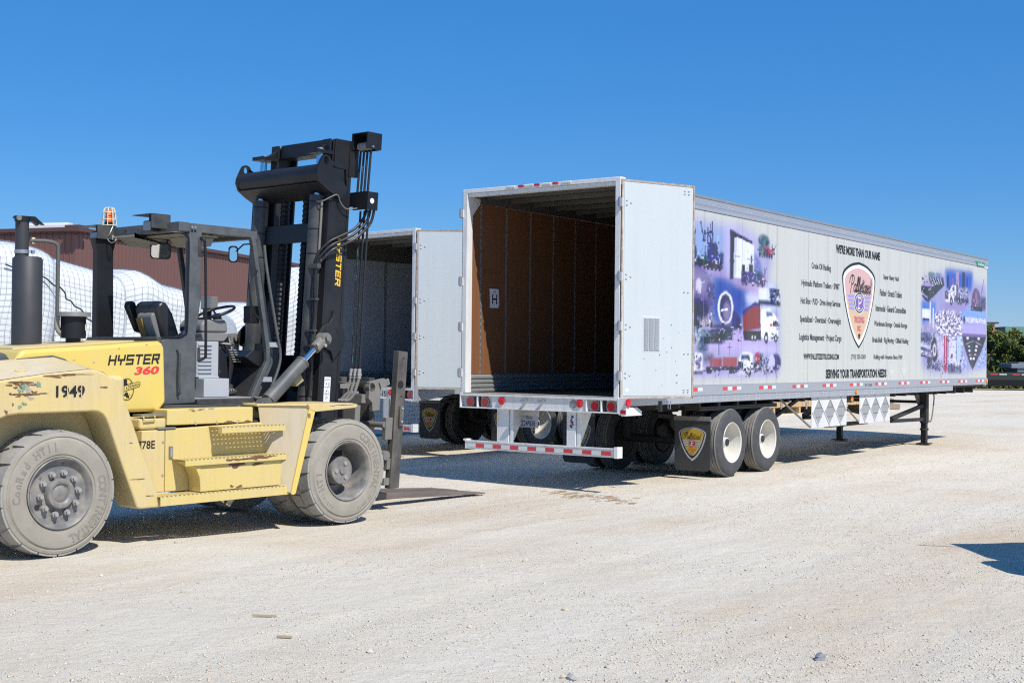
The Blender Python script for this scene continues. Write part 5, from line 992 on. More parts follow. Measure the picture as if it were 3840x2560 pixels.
part('seat_base', F, lambda b: (b.box((-.30, -1.82, 1.33), (.26, -1.32, 1.75), DARK), b.prism([(-1.6, 1.90), (-1.44, 2.0), (-1.44, 1.90)], .40, .58, MGREY)), bevel=.01)
# steering column
sw = empty('steering_wheel', F)
sc_, sax = V((.28, -.97, 2.185)), V((0, -.38, 1)).normalized(); s1 = V((1, 0, 0)); s2 = sax.cross(s1)
part('wheel_ring', sw, lambda b: b.tube([sc_ + .20*(math.cos(t*.1904)*s1 + math.sin(t*.1904)*s2) for t in range(34)], .015, BLACK, 8), smooth=60)
part('wheel_spoke', sw, lambda b: [b.tube([sc_ - sax*.04, sc_ + .19*(math.cos(a)*s1 + math.sin(a)*s2)], .011, BLACK, 6) for a in (.5, 2.6, 4.7)])
part('wheel_hub', sw, lambda b: b.cyl(sc_ - sax*.13, sc_ - sax*.02, .045, BLACK, 16), smooth=40)
part('column_shroud', F, lambda b: b.prism([(-1.24, 1.975), (-1.24, 2.06), (-1.19, 2.105), (-.94, 2.115), (-.91, 2.07), (-.90, 1.975)], .02, .41, MGREY), bevel=.03, seg=3)
part('column_tray', F, lambda b: b.prism([(-1.24, 1.94), (-1.24, 1.972), (-.905, 1.972), (-.91, 1.94), (-.96, 1.885), (-1.22, 1.885)], .02, .42, MGREY), bevel=.012)
part('column_panel', F, lambda b: b.box((.05, -1.30, 1.52), (.42, -1.03, 1.884), LGREY), bevel=.008)
for k in range(8):
    part('louvre', F, lambda b: b.box((.421, -1.29, 1.56+.040*k), (.436, -1.12, 1.584+.040*k), LGREY), bevel=.009)
part('panel_clip', F, lambda b: [b.box((.40, -1.03, z), (.425, -1.005, z+.035), DARK) for z in (1.56, 1.80)])
part('entry_step', F, lambda b: (b.box((.10, -1.33, 1.325), (.585, -1.02, 1.51), LGREY), b.box((.10, -1.33, 1.5105), (.5, -1.08, 1.53), LGREY)), bevel=.006)
part('harness_bundle', F, lambda b: (b.prism([(-1.02, 1.33), (-.84, 1.33), (-.88, 1.7), (-.91, 1.97), (-1.0, 1.97)], .14, .36, BLACK), [b.tube(smoothline([(.34+.02*k, -.98+.02*k, 1.96), (.37, -.90+.01*k, 1.85), (.38, -.85+.01*k, 1.7), (.36, -.85, 1.45)], 4), .016, HOSE, 6) for k in range(4)]), smooth=50)
part('hose_sleeve', F, lambda b: [b.bar((.395, -.89+.012*k+i*.055, 1.80-.024*k), (.405, -.855+.012*k+i*.055, 1.80-.024*k), .03, .008, NUTM) for k in range(6) for i in range(2)])
part('lever', F, lambda b: b.tube([(.38, -.99, 1.87), (.44, -.90, 1.86)], .01, NUTM, 6))
part('gauge_box', F, lambda b: b.box((.44, -.74, 2.08), (.56, -.62, 2.26), BLACK), bevel=.01)
part('pedal', F, lambda b: (b.obox((.36, -.86, 1.36), (.05, 0, 0), (0, .075, .02), (0, -.004, .012), BLACKD), [b.obox((.36, -.91+.03*k, 1.362+.008*k), (.045, 0, 0), (0, .006, .002), (0, -.003, .012), NUTM) for k in range(4)], b.bar((.30, -.80, 1.38), (.25, -.68, 1.52), .05, .03, BLACKD)))
part('cab_floor', F, lambda b: (b.box((-.60, -1.49, 1.285), (.655, -.79, 1.322), mat('dusty_floor_mat', (.28, .28, .27), .9, var=(12, .7, (.38, .37, .35)))), b.box((-.62, -1.49, 1.262), (.70, -.78, 1.284), BLACKD), b.box((.655, -1.49, 1.285), (.69, -.79, 1.312), BLACKD)), bevel=.004)
part('cab_mount_rail', F, lambda b: b.box((-.64, -1.90, 1.234), (.73, -.80, 1.2615), BLACKD), bevel=.006)
# far fender lamp
wl = empty('fender_lamp', F)
part('lamp_housing', wl, lambda b: b.box((-.91, -.28, 2.26), (-.71, -.19, 2.40), MGREY), bevel=.008)
part('lamp_lens', wl, lambda b: b.box((-.895, -.288, 2.275), (-.725, -.2805, 2.385), GLASS))
part('lamp_mount', wl, lambda b: (b.cyl((-.84, -.24, 2.12), (-.84, -.24, 2.26), .05, BLACK, 10), b.cyl((-.84, -.24, 1.25), (-.84, -.24, 2.12), .02, BLACK, 8)))
part('far_rail', F, lambda b: (b.cyl((-.86, -.02, 1.95), (-.86, .6, 1.95), .035, LGREY, 12), b.cyl((-.86, .18, 1.25), (-.86, .18, 1.94), .04, LGREY, 12)), smooth=50)
# ---------------------------------------------------------------- mast, leaning slightly forward
def mt(y, z): return y + .063*(z-1.25)
def mprism(b, poly, x0, x1, m): b.prism([(mt(y, z), z) for y, z in poly], x0, x1, m)
def mbox(b, x0, x1, y0, y1, z0, z1, m): mprism(b, [(y0, z0), (y1, z0), (y1, z1), (y0, z1)], x0, x1, m)
def mp(x, y, z): return V((x, mt(y, z), z))
MASTM = mat('black_mast_steel', (.011, .012, .015), .45, var=(1.2, .7, (.035, .035, .037)), var2=(16, .3, (.12, .11, .095), .68), spec=.35)
def mear(b, sg):
    ear = [(.154, 3.925), (.20, 3.91), (.225, 3.87), (.235, 3.82), (.30, 3.80), (.44, 3.795), (.455, 3.60), (.385, 3.47), (.355, 3.46), (.175, 3.545), (.055, 3.62), (.02, 3.70), (.03, 3.76), (.085, 3.87), (.115, 3.915)]
    c = (.152, 3.86); H = [(c[0]+.036*math.cos(t*math.pi/7), c[1]+.045*math.sin(t*math.pi/7)) for t in range(14)]
    x0, x1 = min(sg*.665, sg*.70), max(sg*.665, sg*.70); n, k = len(ear), len(H)
    # outline and hole bridged into one plate
    vs = [(x, y, z) for x in (x0, x1) for y, z in ear] + [(x, y, z) for x in (x0, x1) for y, z in H]
    fs = [(i, (i+1) % n, n+(i+1) % n, n+i) for i in range(n)] + [(2*n+(i+1) % k, 2*n+i, 2*n+k+i, 2*n+k+(i+1) % k) for i in range(k)]
    def ring(o1, o2, flip):
        # nearest-point bridge between outline and hole
        angE = [math.atan2(z-c[1], y-c[0]) for y, z in ear]; seq = sorted([(a, o1+i, 0) for i, a in enumerate(angE)] + [(math.atan2(z-c[1], y-c[0]), o2+i, 1) for i, (y, z) in enumerate(H)])
        le = max((s for s in seq if s[2] == 0))[1]; lh = max((s for s in seq if s[2] == 1))[1]
        for a, i, t in seq:
            tri = (le, i, lh) if t == 0 else (le, i, lh)
            if len(set(tri)) == 3: fs.append(tri if not flip else tri[::-1])
            if t == 0: le = i
            else: lh = i
    ring(0, 2*n, False); ring(n, 2*n+k, True)
    b.add(vs, fs, MASTM)
for sg in (1, -1):
    def X2(a, c): return min(sg*a, sg*c), max(sg*a, sg*c)
    def outer(b):
        for y0, y1 in ((.10, .135), (.365, .40)): mbox(b, *X2(.505, .66), y0, y1, .30, 3.72, MASTM)
        mbox(b, *X2(.625, .655), .136, .364, .30, 3.715, MASTM)
    part('outer_rail', F, outer, bevel=.005)
    part('rail_cover', F, lambda b: mbox(b, *X2(.656, .664), .12, .355, .8, 3.55, MASTM), bevel=.003)
    def inner(b):
        for y0, y1 in ((.20, .225), (.475, .50)): mbox(b, *X2(.38, .50), y0, y1, .35, 4.15, MASTM)
        mbox(b, *X2(.45, .48), .226, .474, .35, 4.145, MASTM)
        mbox(b, *X2(.501, .512), .24, .46, 3.4, 4.15, MASTM)
    part('inner_rail', F, inner, bevel=.004)
    lc = empty('lift_cylinder', F)
    part('barrel', lc, lambda b: (b.cyl(mp(sg*.48, .085, .9), mp(sg*.48, .085, 3.5), .088, BLACKD, 24), [b.cyl(mp(sg*.48, .085, z), mp(sg*.48, .085, z+.012), .091, BLACK, 24) for z in (3.42, 3.12, 2.85, 1.3)]), smooth=40)
    part('piston_rod', lc, lambda b: b.cyl(mp(sg*.48, .085, 3.5), mp(sg*.48, .085, 3.98), .038, CHROME, 18), smooth=40)
    part('rod_plate', lc, lambda b: (b.obox(mp(sg*.47, .10, 3.985), (.09, 0, 0), (0, .12, 0), (0, 0, .02), BLACK), b.cyl(mp(sg*.48, .085, 4.0), mp(sg*.48, .085, 4.03), .035, STEEL, 8)))
    part('ear_plate', F, lambda b: mear(b, sg))

part('top_beam', F, lambda b: (mbox(b, -.379, .379, .24, .46, 4.0, 4.155, MASTM), mbox(b, .513, .53, .26, .52, 3.70, 4.155, MASTM), mbox(b, -.53, -.513, .26, .47, 3.70, 4.12, MASTM),
    mprism(b, [(.06, 4.008), (.28, 4.008), (.28, 4.14)], .405, .43, MASTM), mprism(b, [(.06, 4.008), (.28, 4.008), (.28, 4.14)], -.43, -.405, MASTM)), bevel=.006)
part('tube_beam', F, lambda b: b.cyl((-.665, .145, 3.715), (.665, .145, 3.715), .115, MASTM, 28), smooth=40)
part('tube_web', F, lambda b: (b.prism([(.05, 3.62), (.26, 3.62), (.36, 3.5), (.30, 3.47), (.16, 3.55)], -.664, .664, MASTM)), bevel=.01)
for a_ in ((.10, .14, 3.0, 3.21), (.10, .19, .45, .75), (.505, .53, 1.55, 1.75)): part('cross_member', F, lambda b: mbox(b, -.504, .504, *a_, MASTM), bevel=.008)
part('cover_plate', F, lambda b: mbox(b, -.62, -.02, .05, .09, 1.2, 1.88, BLACK), bevel=.006)
def chain(b, x):
    P = [mp(x, .2, 1.35 + .0275*k) for k in range(84)]
    b.tube(P, .05, BLACK, 8, True, [.047 + (.009 if (k//1) % 2 else 0) for k in range(84)])
part('lift_chain', F, lambda b: chain(b, .19)); part('lift_chain', F, lambda b: chain(b, -.19))
b = MB(); frm = (V((.6655, .36, 3.04)), V((0, -.063, -1)).normalized(), V((0, 1, -.063)).normalized())
block_word(b, 'HYSTER', frm, 0, .53, -.005, .074, YINK, .25, .12); b.build('mast_lettering', F)
b = MB(); frl = (V((.6660, mt(.222, 1.385), 1.385)), V((0, 1, -.063)).normalized(), V((0, .063, 1)).normalized())
b.flat([(-.045, -.135), (.045, -.135), (.045, .135), (-.045, .135)], frl, PAPER)
b.strokes([[(-.04, .1), (.04, .1)], [(-.04, .025), (.04, .025)], [(-.04, -.05), (.04, -.05)], [(-.03, .118), (.035, .118)]], .004, frl, INKB, .001)
for i in range(18): q = random.Random(i); x, y = q.uniform(-.03, .03), q.choice([.06, -.01, -.09]) + q.uniform(-.02, .02); b.strokes([[(x, y), (x+q.uniform(-.012, .012), y+q.uniform(-.02, .02))]], .005, frl, INK, .002)
b.build('warning_label', F)
# tilt cylinder bracket on the mast and the cylinders
for sg in (1, -1):
    def X3(a, c): return min(sg*a, sg*c), max(sg*a, sg*c)
    part('tilt_bracket', F, lambda b: mprism(b, [(.06, 1.86), (.02, 1.93), (.04, 2.01), (.10, 2.08), (.17, 2.10), (.21, 2.16), (.235, 2.25), (.25, 2.17), (.33, 2.09), (.40, 2.02), (.41, 1.86), (.33, 1.78), (.26, 1.70), (.22, 1.80)], *X3(.665, .70), MASTM), bevel=.006)
    part('bracket_hole', F, lambda b: (b.cyl(mp(sg*.7005, .315, 2.02), mp(sg*.703, .315, 2.02), .04, INK, 16), b.cyl(mp(sg*.7005, .12, 2.02), mp(sg*.703, .12, 2.02), .014, INK, 10)))
    tcy = empty('tilt_cylinder', F); A, B_ = V((sg*.84, -.79, 1.235)), V((sg*.78, .07, 1.93)); dv = (B_-A).normalized(); LL = (B_-A).length
    part('barrel', tcy, lambda b: (b.cyl(A + dv*.09, A + dv*.70, .074, mat('worn_blue_black', (.075, .082, .092), .5, var=(5, .8, (.15, .145, .13)), var2=(14, .8, (.26, .17, .10), .68)), 28), b.cyl(A + dv*.69, A + dv*.712, .079, MATS['worn_blue_black'], 28)), smooth=40)
    part('piston_rod', tcy, lambda b: b.cyl(A + dv*.71, B_ - dv*.12, .030, CHROME, 20), smooth=40)
    part('clevis', tcy, lambda b: (b.cyl(A - V((.05, 0, 0)), A + V((.05, 0, 0)), .07, MATS['worn_blue_black'], 20), b.bar(A, A + dv*.12, .09, .12, MATS['worn_blue_black'], (1, 0, 0)), b.cyl(A - V((.056, 0, 0)), A + V((.058, 0, 0)), .03, NUTM, 14)), smooth=40)
    part('rod_end', tcy, lambda b: (b.cyl(B_ - dv*.17, B_ - dv*.03, .06, STEELD, 14), b.cyl(B_ - V((.055, 0, 0)), B_ + V((.055, 0, 0)), .065, STEELD, 18), b.cyl(B_ + V((-.09, 0, .01)), B_ + V((.09, 0, .01)), .034, STEELD, 12), b.cyl(B_ + V((sg*.03, -.04, -.07)), B_ + V((sg*.085, -.04, -.07)), .018, NUTM, 8), b.cyl(B_ + V((sg*.03, -.14, -.06)), B_ + V((sg*.075, -.14, -.06)), .018, NUTM, 8)), smooth=40)
    part('fender_pivot', F, lambda b: b.prism([(-.95, 1.1), (-.70, 1.1), (-.70, 1.24), (-.80, 1.27), (-.92, 1.245)], *X3(.72, .78), YELW), bevel=.01)
part('valve_block', F, lambda b: (b.obox((.72, -.26, 1.50), (.04, 0, 0), (0, .05, .03), (0, -.03, .045), mat('brass_fitting', (.32, .29, .17), .6)), b.tube(smoothline([(.72, -.30, 1.47), (.72, -.42, 1.40), (.7, -.55, 1.33)], 4), .016, STEELD, 8)), smooth=40)
# hoses on the near mast rail
def hoses():
    for k in range(3):
        pth = [mp(.555+.035*k, .03-.01*k, z) for z in np.linspace(2.78, 1.3, 10)]
        part('hose', F, lambda b: b.tube(smoothline([tuple(p + V((.006*math.sin(i*1.7+k), .008*math.cos(i*1.3+k), 0))) for i, p in enumerate(pth)], 3), .016, HOSET if k == 2 else HOSE, 8), smooth=60)
        part('hose', F, lambda b: b.tube(smoothline([tuple(mp(.56+.04*k, .03-.012*k, 2.74)), tuple(mp(.60+.04*k, .04, 2.86-.03*k)), tuple(mp(.67+.03*k, .13, 2.99-.045*k)), tuple(mp(.71+.02*k, .28, 3.07-.05*k)), tuple(mp(.74+.02*k, .42, 3.15-.05*k)), tuple(mp(.76+.035*k, .53+.02*k, 3.28-.03*k)), tuple(mp(.77+.04*k, .56+.02*k, 3.42))], 5), .0155, HOSET if k == 2 else HOSE, 10), smooth=60)
        top = mp(.74+.035*k, .56, 3.45)
    for k in range(4):
        part('hose', F, lambda b: b.tube([mp(.59+.055*k, .585, 4.06), mp(.595+.056*k, .56, 3.45 if k != 1 else 3.4)], .0135, HOSET if k % 2 else HOSE, 10), smooth=60)
    for k in range(3):
        x = .68 + .064*k
        part('hose', F, lambda b: b.tube(smoothline([tuple(mp(x, .55, 3.36)), tuple(mp(x, .545, 2.6)), tuple(mp(x+.004, .545, 1.9)), tuple(mp(x, .55, 1.60))], 5), .0125, HOSET if k < 2 else HOSE, 8), smooth=60)
        part('hose_fitting', F, lambda b: (b.cyl(mp(x, .55, 1.61), mp(x, .55, 1.50), .022, NUTM, 10), b.cyl(mp(x, .55, 1.56), mp(x, .55, 1.53), .028, NUTM, 6), b.cyl(mp(x, .55, 1.50), mp(x-.01, .50, 1.33), .017, STEELD, 8), b.tube(smoothline([tuple(mp(x-.01, .50, 1.33)), tuple(mp(x-.04, .46, 1.27)), tuple(mp(x-.07, .42, 1.26))], 4), .017, STEELD, 8)), smooth=40)
    part('hose_clip', F, lambda b: (b.bar(mp(.66, .55, 1.545), mp(.83, .55, 1.545), .02, .012, STEELD), b.bar(mp(.665, .40, 1.42), mp(.70, .5, 1.42), .05, .05, STEELD)))
    for z in (2.72, 2.36, 2.02, 1.86): part('hose_clip', F, lambda b: b.bar(mp(.52, .015, z), mp(.66, .01, z), .05, .02 if z < 2.7 else .05, BLACKD))
    part('rail_hose', F, lambda b: b.tube([mp(.585, .06, 3.45), mp(.585, .06, 2.8)], .014, STEELD, 8), smooth=60)
    part('limit_cable', F, lambda b: b.tube(smoothline([tuple(mp(.52, .02, 3.44)), tuple(mp(.62, .02, 3.42)), tuple(mp(.70, .10, 3.48)), tuple(mp(.71, .17, 3.50)), tuple(mp(.71, .22, 3.42)), tuple(mp(.72, .30, 3.36)), tuple(mp(.74, .45, 3.38))], 5), .007, STEELD, 6), smooth=60)
hoses()
def hbox(b, x0, x1, y0, y1, z0, z1):
    t = .012
    mbox(b, x0, x0+t, y0, y1, z0, z1, BLACK); mbox(b, x1-t, x1, y0, y1, z0, z1, BLACK); mbox(b, x0+t, x1-t, y0, y1, z1-t, z1, BLACK); mbox(b, x0+t, x1-t, y1-t, y1, z0, z1-t, BLACK)
part('hose_sheave_box', F, lambda b: (hbox(b, .545, .80, .48, .70, 4.05, 4.235), mbox(b, .50, .545, .47, .60, 3.75, 4.15, MASTM), [b.cyl(mp(.60+.048*k, .56, 4.09), mp(.63+.048*k, .56, 4.09), .045, NUTM, 14) for k in range(4)], b.cyl(mp(.52, .56, 4.075), mp(.82, .56, 4.075), .012, STEEL, 8)))
part('hose_sheave_box', F, lambda b: (mbox(b, .666, .90, .44, .455, 3.36, 3.56, BLACK), mbox(b, .86, .875, .456, .62, 3.36, 3.56, BLACK), mbox(b, .666, .86, .50, .62, 3.545, 3.56, BLACK), b.cyl(mp(.8755, .53, 3.46), mp(.878, .53, 3.46), .03, WINK, 16), mbox(b, .42, .665, .44, .455, 3.40, 3.56, BLACK)))
# carriage and forks
part('carriage_plate', F, lambda b: (mprism(b, [(.86, 1.46), (1.10, 1.50), (1.10, 1.42), (1.04, 1.40), (1.04, 1.14), (.93, 1.13), (.92, 1.22), (.86, 1.27)], .60, .66, STEELD)), bevel=.006)
part('carriage_frame', F, lambda b: (mbox(b, -.66, .60, .72, .80, .95, 1.20, STEELD), mbox(b, -.60, .58, .62, .72, .45, .70, STEELD), mbox(b, -.64, .60, .81, 1.02, 1.22, 1.32, STEELD), mbox(b, .30, .42, .48, .72, .4, 1.45, DARK), mbox(b, -.42, -.30, .48, .72, .4, 1.45, DARK)), bevel=.008)
part('fork_shaft', F, lambda b: (b.cyl(mp(-.66, .90, 1.40), mp(.66, .90, 1.40), .05, STEELD, 20), b.cyl(mp(.5, .9, 1.4), mp(.6, .9, 1.4), .075, DARK, 20)), smooth=40)
part('shaft_keeper', F, lambda b: b.obox(mp(.67, 1.08, 1.44), (.012, 0, 0), (0, .07, .025), (0, -.012, .035), STEELD), bevel=.004)
for sg in (1, -1):
    def X4(a, c): return min(sg*a, sg*c), max(sg*a, sg*c)
    part('carriage_post', F, lambda b: mprism(b, [(1.27, .24), (1.42, .24), (1.445, 1.80), (1.295, 1.815)], *X4(.57, .66), BARMAT), bevel=.008)
    part('post_hole', F, lambda b: (b.cyl(mp(sg*.6605, 1.35, 1.425), mp(sg*.662, 1.35, 1.425), .046, INK, 18), b.cyl(mp(sg*.6605, 1.38, 1.73), mp(sg*.662, 1.38, 1.73), .011, INK, 10), b.cyl(mp(sg*.6605, 1.37, 1.29), mp(sg*.662, 1.37, 1.29), .011, INK, 10)))
    part('post_lug', F, lambda b: (mbox(b, *X4(.661, .69), 1.34, 1.40, .95, 1.18, BARMAT), [b.cyl(mp(sg*.69, 1.37, z), mp(sg*.70, 1.37, z), .016, NUTM, 8) for z in (1.0, 1.15)]), bevel=.004)
    part('carriage_roller', F, lambda b: b.cyl(mp(sg*.58, 1.19, .62), mp(sg*.66, 1.19, .62), .055, STEELD, 16), smooth=40)
    for a_ in ((.80, 1.05, 1.16), (.28, .36, 1.18), (.46, .58, 1.21)): part('carriage_bracket', F, lambda b: mbox(b, *X4(.595, .65), a_[2], 1.268, a_[0], a_[1], STEELD), bevel=.004)
    part('side_shift_cylinder', F, lambda b: (b.cyl(mp(sg*.1, 1.12, .97), mp(sg*.64, 1.15, .97), .035, STEELD, 14),), smooth=40)
for x0, x1 in ((.17, .37), (-.30, -.10)):
    part('fork', F, lambda b: (b.prism([(1.15, .085), (1.24, .088), (3.19, .012), (3.19, .028), (2.9, .062), (1.24, .165), (1.24, .20)], x0, x1, FORKM), b.prism([(1.15, .0855), (1.239, .0885), (1.239, 1.50), (1.15, 1.50)], x0+.01, x1-.01, BARMAT)), bevel=.006)
# ================================================================ ground
def vnoise(x, y, s, seed):
    g = np.random.default_rng(seed).standard_normal((128, 128)); u, v = x/s, y/s
    i, j = np.floor(u).astype(int), np.floor(v).astype(int); fu, fv = u-i, v-j; fu = fu*fu*(3-2*fu); fv = fv*fv*(3-2*fv)
    G = lambda a, b: g[a % 128, b % 128]
    return (G(i, j)*(1-fu)+G(i+1, j)*fu)*(1-fv) + (G(i, j+1)*(1-fu)+G(i+1, j+1)*fu)*fv
def ground_z(x, y):
    d = np.hypot(x-10.15, y+14.4); f = np.clip(1-d/60, 0, 1)
    tr = 0
    for k, xc in enumerate((2.3, 4.2, 5.3, 7.2, 8.4, 10.3)):
        xx = x - xc - .35*np.sin(y*.13+k) + .05*(y+8); amp = .011*np.clip(.6+.9*vnoise(x*0+k*7.3, y, 3.5, 40), 0, 1)
        tr = tr - amp*np.exp(-(xx/.17)**2) + amp*.55*(np.exp(-((xx-.30)/.10)**2) + np.exp(-((xx+.30)/.10)**2))
    return (tr + .010*vnoise(x, y, 1.7, 1) + .006*vnoise(x*.5+y, y-x, .55, 2) + .004*vnoise(x, y, .22, 3)*np.clip(1-d/25, 0, 1))*f - .012
def gm():
    m = D.materials.new('crushed_limestone'); m.use_nodes = True; t = m.node_tree; n = t.nodes; L = t.links; b = n['Principled BSDF']
    b.inputs['Roughness'].default_value = .95; b.inputs['Specular IOR Level'].default_value = .2
    tc = n.new('ShaderNodeTexCoord'); src = tc.outputs['Object']
    def noise(s, d=6, r=.6, dist=0., st=None):
        x = n.new('ShaderNodeTexNoise'); x.inputs['Scale'].default_value = s; x.inputs['Detail'].default_value = d; x.inputs['Roughness'].default_value = r; x.inputs['Distortion'].default_value = dist
        if st:
            mp_ = n.new('ShaderNodeMapping'); mp_.inputs['Scale'].default_value = st; mp_.inputs['Rotation'].default_value = (0, 0, R(-20)); L.new(src, mp_.inputs['Vector']); L.new(mp_.outputs[0], x.inputs['Vector'])
        else: L.new(src, x.inputs['Vector'])
        return x.outputs['Fac']
    def rng_(f, a, c, lo=0, hi=1):
        x = n.new('ShaderNodeMapRange'); x.inputs['From Min'].default_value = a; x.inputs['From Max'].default_value = c; x.inputs['To Min'].default_value = lo; x.inputs['To Max'].default_value = hi; L.new(f, x.inputs['Value']); return x.outputs[0]
    def mix(f, a, c):
        x = n.new('ShaderNodeMix'); x.data_type = 'RGBA'; L.new(f, x.inputs['Factor'])
        for s, v in ((x.inputs['A'], a), (x.inputs['B'], c)):
            if isinstance(v, tuple): s.default_value = (*v, 1)
            else: L.new(v, s)
        return x.outputs['Result']
    c = mix(rng_(noise(.22, 5, .6, .5), .42, .68), (.70, .635, .515), (.62, .505, .365))
    c = mix(rng_(noise(1.1, 6, .65, .4, (1, .10, 1)), .45, .68, 0, .85), c, (.74, .68, .575))
    c = mix(rng_(noise(2.2, 6, .7, .3), .55, .8, 0, .5), c, (.58, .485, .365))
    c = mix(rng_(noise(26, 4, .8), .50, .75, 0, .45), c, (.76, .71, .61))
    c = mix(rng_(noise(55, 3, .8), .61, .74, 0, .5), c, (.42, .35, .265))
    c = mix(rng_(noise(14, 5, .7), .63, .74, 0, .4), c, (.48, .395, .29))
    L.new(c, b.inputs['Base Color'])
    h = n.new('ShaderNodeMath'); h.operation = 'ADD'; L.new(noise(30, 6, .75), h.inputs[0]); L.new(noise(90, 3, .7), h.inputs[1])
    bp = n.new('ShaderNodeBump'); bp.inputs['Distance'].default_value = .011; L.new(h.outputs[0], bp.inputs['Height'])
    bp2 = n.new('ShaderNodeBump'); bp2.inputs['Distance'].default_value = .028; L.new(noise(5, 5, .65), bp2.inputs['Height']); L.new(bp.outputs[0], bp2.inputs['Normal'])
    L.new(bp2.outputs[0], b.inputs['Normal']); return m
xs = np.concatenate([np.linspace(-700, -40, 16), np.linspace(-36, -12, 20), np.arange(-11.8, 13.5, .09), np.linspace(14, 60, 22), np.linspace(90, 700, 10)])
ys = np.concatenate([np.linspace(-300, -20, 10), np.linspace(-19, -13.2, 8), np.arange(-13, 8, .09), np.arange(8.1, 30, .4), np.linspace(31, 110, 30), np.linspace(150, 1500, 12)])
Xg, Yg = np.meshgrid(xs, ys); Zg = ground_z(Xg, Yg)
nx, ny = len(xs), len(ys); i = np.arange((nx-1)*(ny-1)); a = (i//(nx-1))*nx + i % (nx-1)
me = D.meshes.new('ground'); me.vertices.add(nx*ny); me.vertices.foreach_set('co', np.stack([Xg, Yg, Zg], -1).ravel())
fc = np.stack([a, a+1, a+1+nx, a+nx], 1).ravel(); me.loops.add(len(fc)); me.loops.foreach_set('vertex_index', fc)
me.polygons.add(len(i)); me.polygons.foreach_set('loop_start', np.arange(0, len(fc), 4)); me.polygons.foreach_set('use_smooth', np.ones(len(i), bool))
me.update(calc_edges=True); me.validate(); me.materials.append(gm())
g = D.objects.new('ground', me); COL.objects.link(g); tag(g, 'pale crushed limestone yard reaching to the far treeline', None, None, 'structure')
# loose gravel: one mass of small faceted stones
def scatter(N, dmin, dmax, smin, smax, power, name, mats, seed):
    q = np.random.default_rng(seed); d = dmin + (dmax-dmin)*q.random(N)**power; an = -.6336 + q.uniform(-.47, .47, N)
    x = 10.15 + d*np.sin(an); y = -14.39 + d*np.cos(an)
    clump = vnoise(x, y, .9, 31) + .7*vnoise(x, y, 2.6, 33) + .5*np.clip((x-2)/6, -1, 1); keep = clump > q.normal(.1, .9, N); x, y, d = x[keep], y[keep], d[keep]; n = len(x)
    s = smin*(smax/smin)**(q.random(n)**2.6)
    base = np.array([(1,0,0),(0,1,0),(-1,0,0),(0,-1,0),(.5,.5,.8),(-.5,-.5,.7),(.3,-.3,-.5)]); tri = np.array([(0,1,4),(1,2,4),(2,5,4),(2,3,5),(3,0,5),(0,4,5),(1,0,6),(2,1,6),(3,2,6),(0,3,6)])
    t = q.uniform(0, 6.28, n); j = 1 + q.uniform(-.35, .35, (n, 7, 3)); P = base[None]*j*s[:, None, None]; P[:, :, 2] *= q.uniform(.45, .9, n)[:, None]
    c, s_ = np.cos(t)[:, None], np.sin(t)[:, None]; X = P[:, :, 0]*c - P[:, :, 1]*s_ + x[:, None]; Y = P[:, :, 0]*s_ + P[:, :, 1]*c + y[:, None]; Z = P[:, :, 2] + (ground_z(x, y) + s*.12)[:, None]
    vs = np.stack([X, Y, Z], -1).reshape(-1, 3); fs = (tri[None] + 7*np.arange(n)[:, None, None]).reshape(-1, 3)
    me = D.meshes.new(name); me.vertices.add(len(vs)); me.vertices.foreach_set('co', vs.ravel()); me.loops.add(fs.size); me.loops.foreach_set('vertex_index', fs.ravel())
    me.polygons.add(len(fs)); me.polygons.foreach_set('loop_start', np.arange(0, fs.size, 3))
    for m in mats: me.materials.append(m)
    me.polygons.foreach_set('material_index', np.repeat(q.choice(len(mats), n, p=[.68, .24, .08][:len(mats)]), 10)); me.update(calc_edges=True)
    o = D.objects.new(name, me); COL.objects.link(o); return o
ST = [mat('pale_stone', (.64, .585, .485), .9), mat('tan_stone', (.60, .49, .36), .9), mat('grey_stone', (.46, .41, .34), .9)]
o = scatter(120000, 5.5, 30, .004, .0125, 1.35, 'gravel', ST, 5); tag(o, 'loose pale limestone gravel strewn over the yard', None, None, 'stuff')
# bigger loose stones, each its own thing
q = np.random.default_rng(12)
def stone(x, y, s, m, label):
    b = MB(); n = 7; vs = []; lev = ((-.45, .6), (-.05, 1.0), (.45, .85), (.85, .35)); fx, fy = q.uniform(.8, 1.3), q.uniform(.75, 1.1)
    for z, r_ in lev:
        for k in range(n): a = 2*math.pi*k/n + z; rr_ = r_*q.uniform(.7, 1.25); vs.append((s*rr_*math.cos(a)*fx, s*rr_*math.sin(a)*fy, s*(z+q.uniform(-.18, .18))))
    fs = [(i*n+k, i*n+(k+1) % n, (i+1)*n+(k+1) % n, (i+1)*n+k) for i in range(3) for k in range(n)] + [tuple(range(3*n, 4*n))]
    b.add(vs, fs, m); o = b.build('stone'); o.location = (x, y, float(ground_z(np.array([x]), np.array([y]))[0]) + .1*s); tag(o, label, 'stone', 'loose stones on the gravel yard')
GR2 = mat('blue_grey_stone', (.20, .21, .23), .85, var=(40, .6, (.3, .3, .3)))
stone(7.05, -7.05, .042, GR2, 'largest bluish grey stone alone in the gravel in front'); stone(8.05, -5.95, .040, mat('banded_grey_stone', (.30, .29, .28), .85, var=(30, .8, (.16, .16, .17))), 'grey stone farthest to the right below the ground shadow'); stone(6.15, -8.35, .034, mat('light_grey_stone', (.36, .35, .34), .85), 'light grey stone left of the bluish one near the bottom')
for k in range(26):
    d = q.uniform(6.2, 12.5); an = -.6336 + q.uniform(-.36, .38); stone(10.15 + d*math.sin(an), -14.39 + d*math.cos(an), q.uniform(.012, .024), ST[int(q.integers(0, 3))], 'small pale limestone lump lying loose on the gravel')
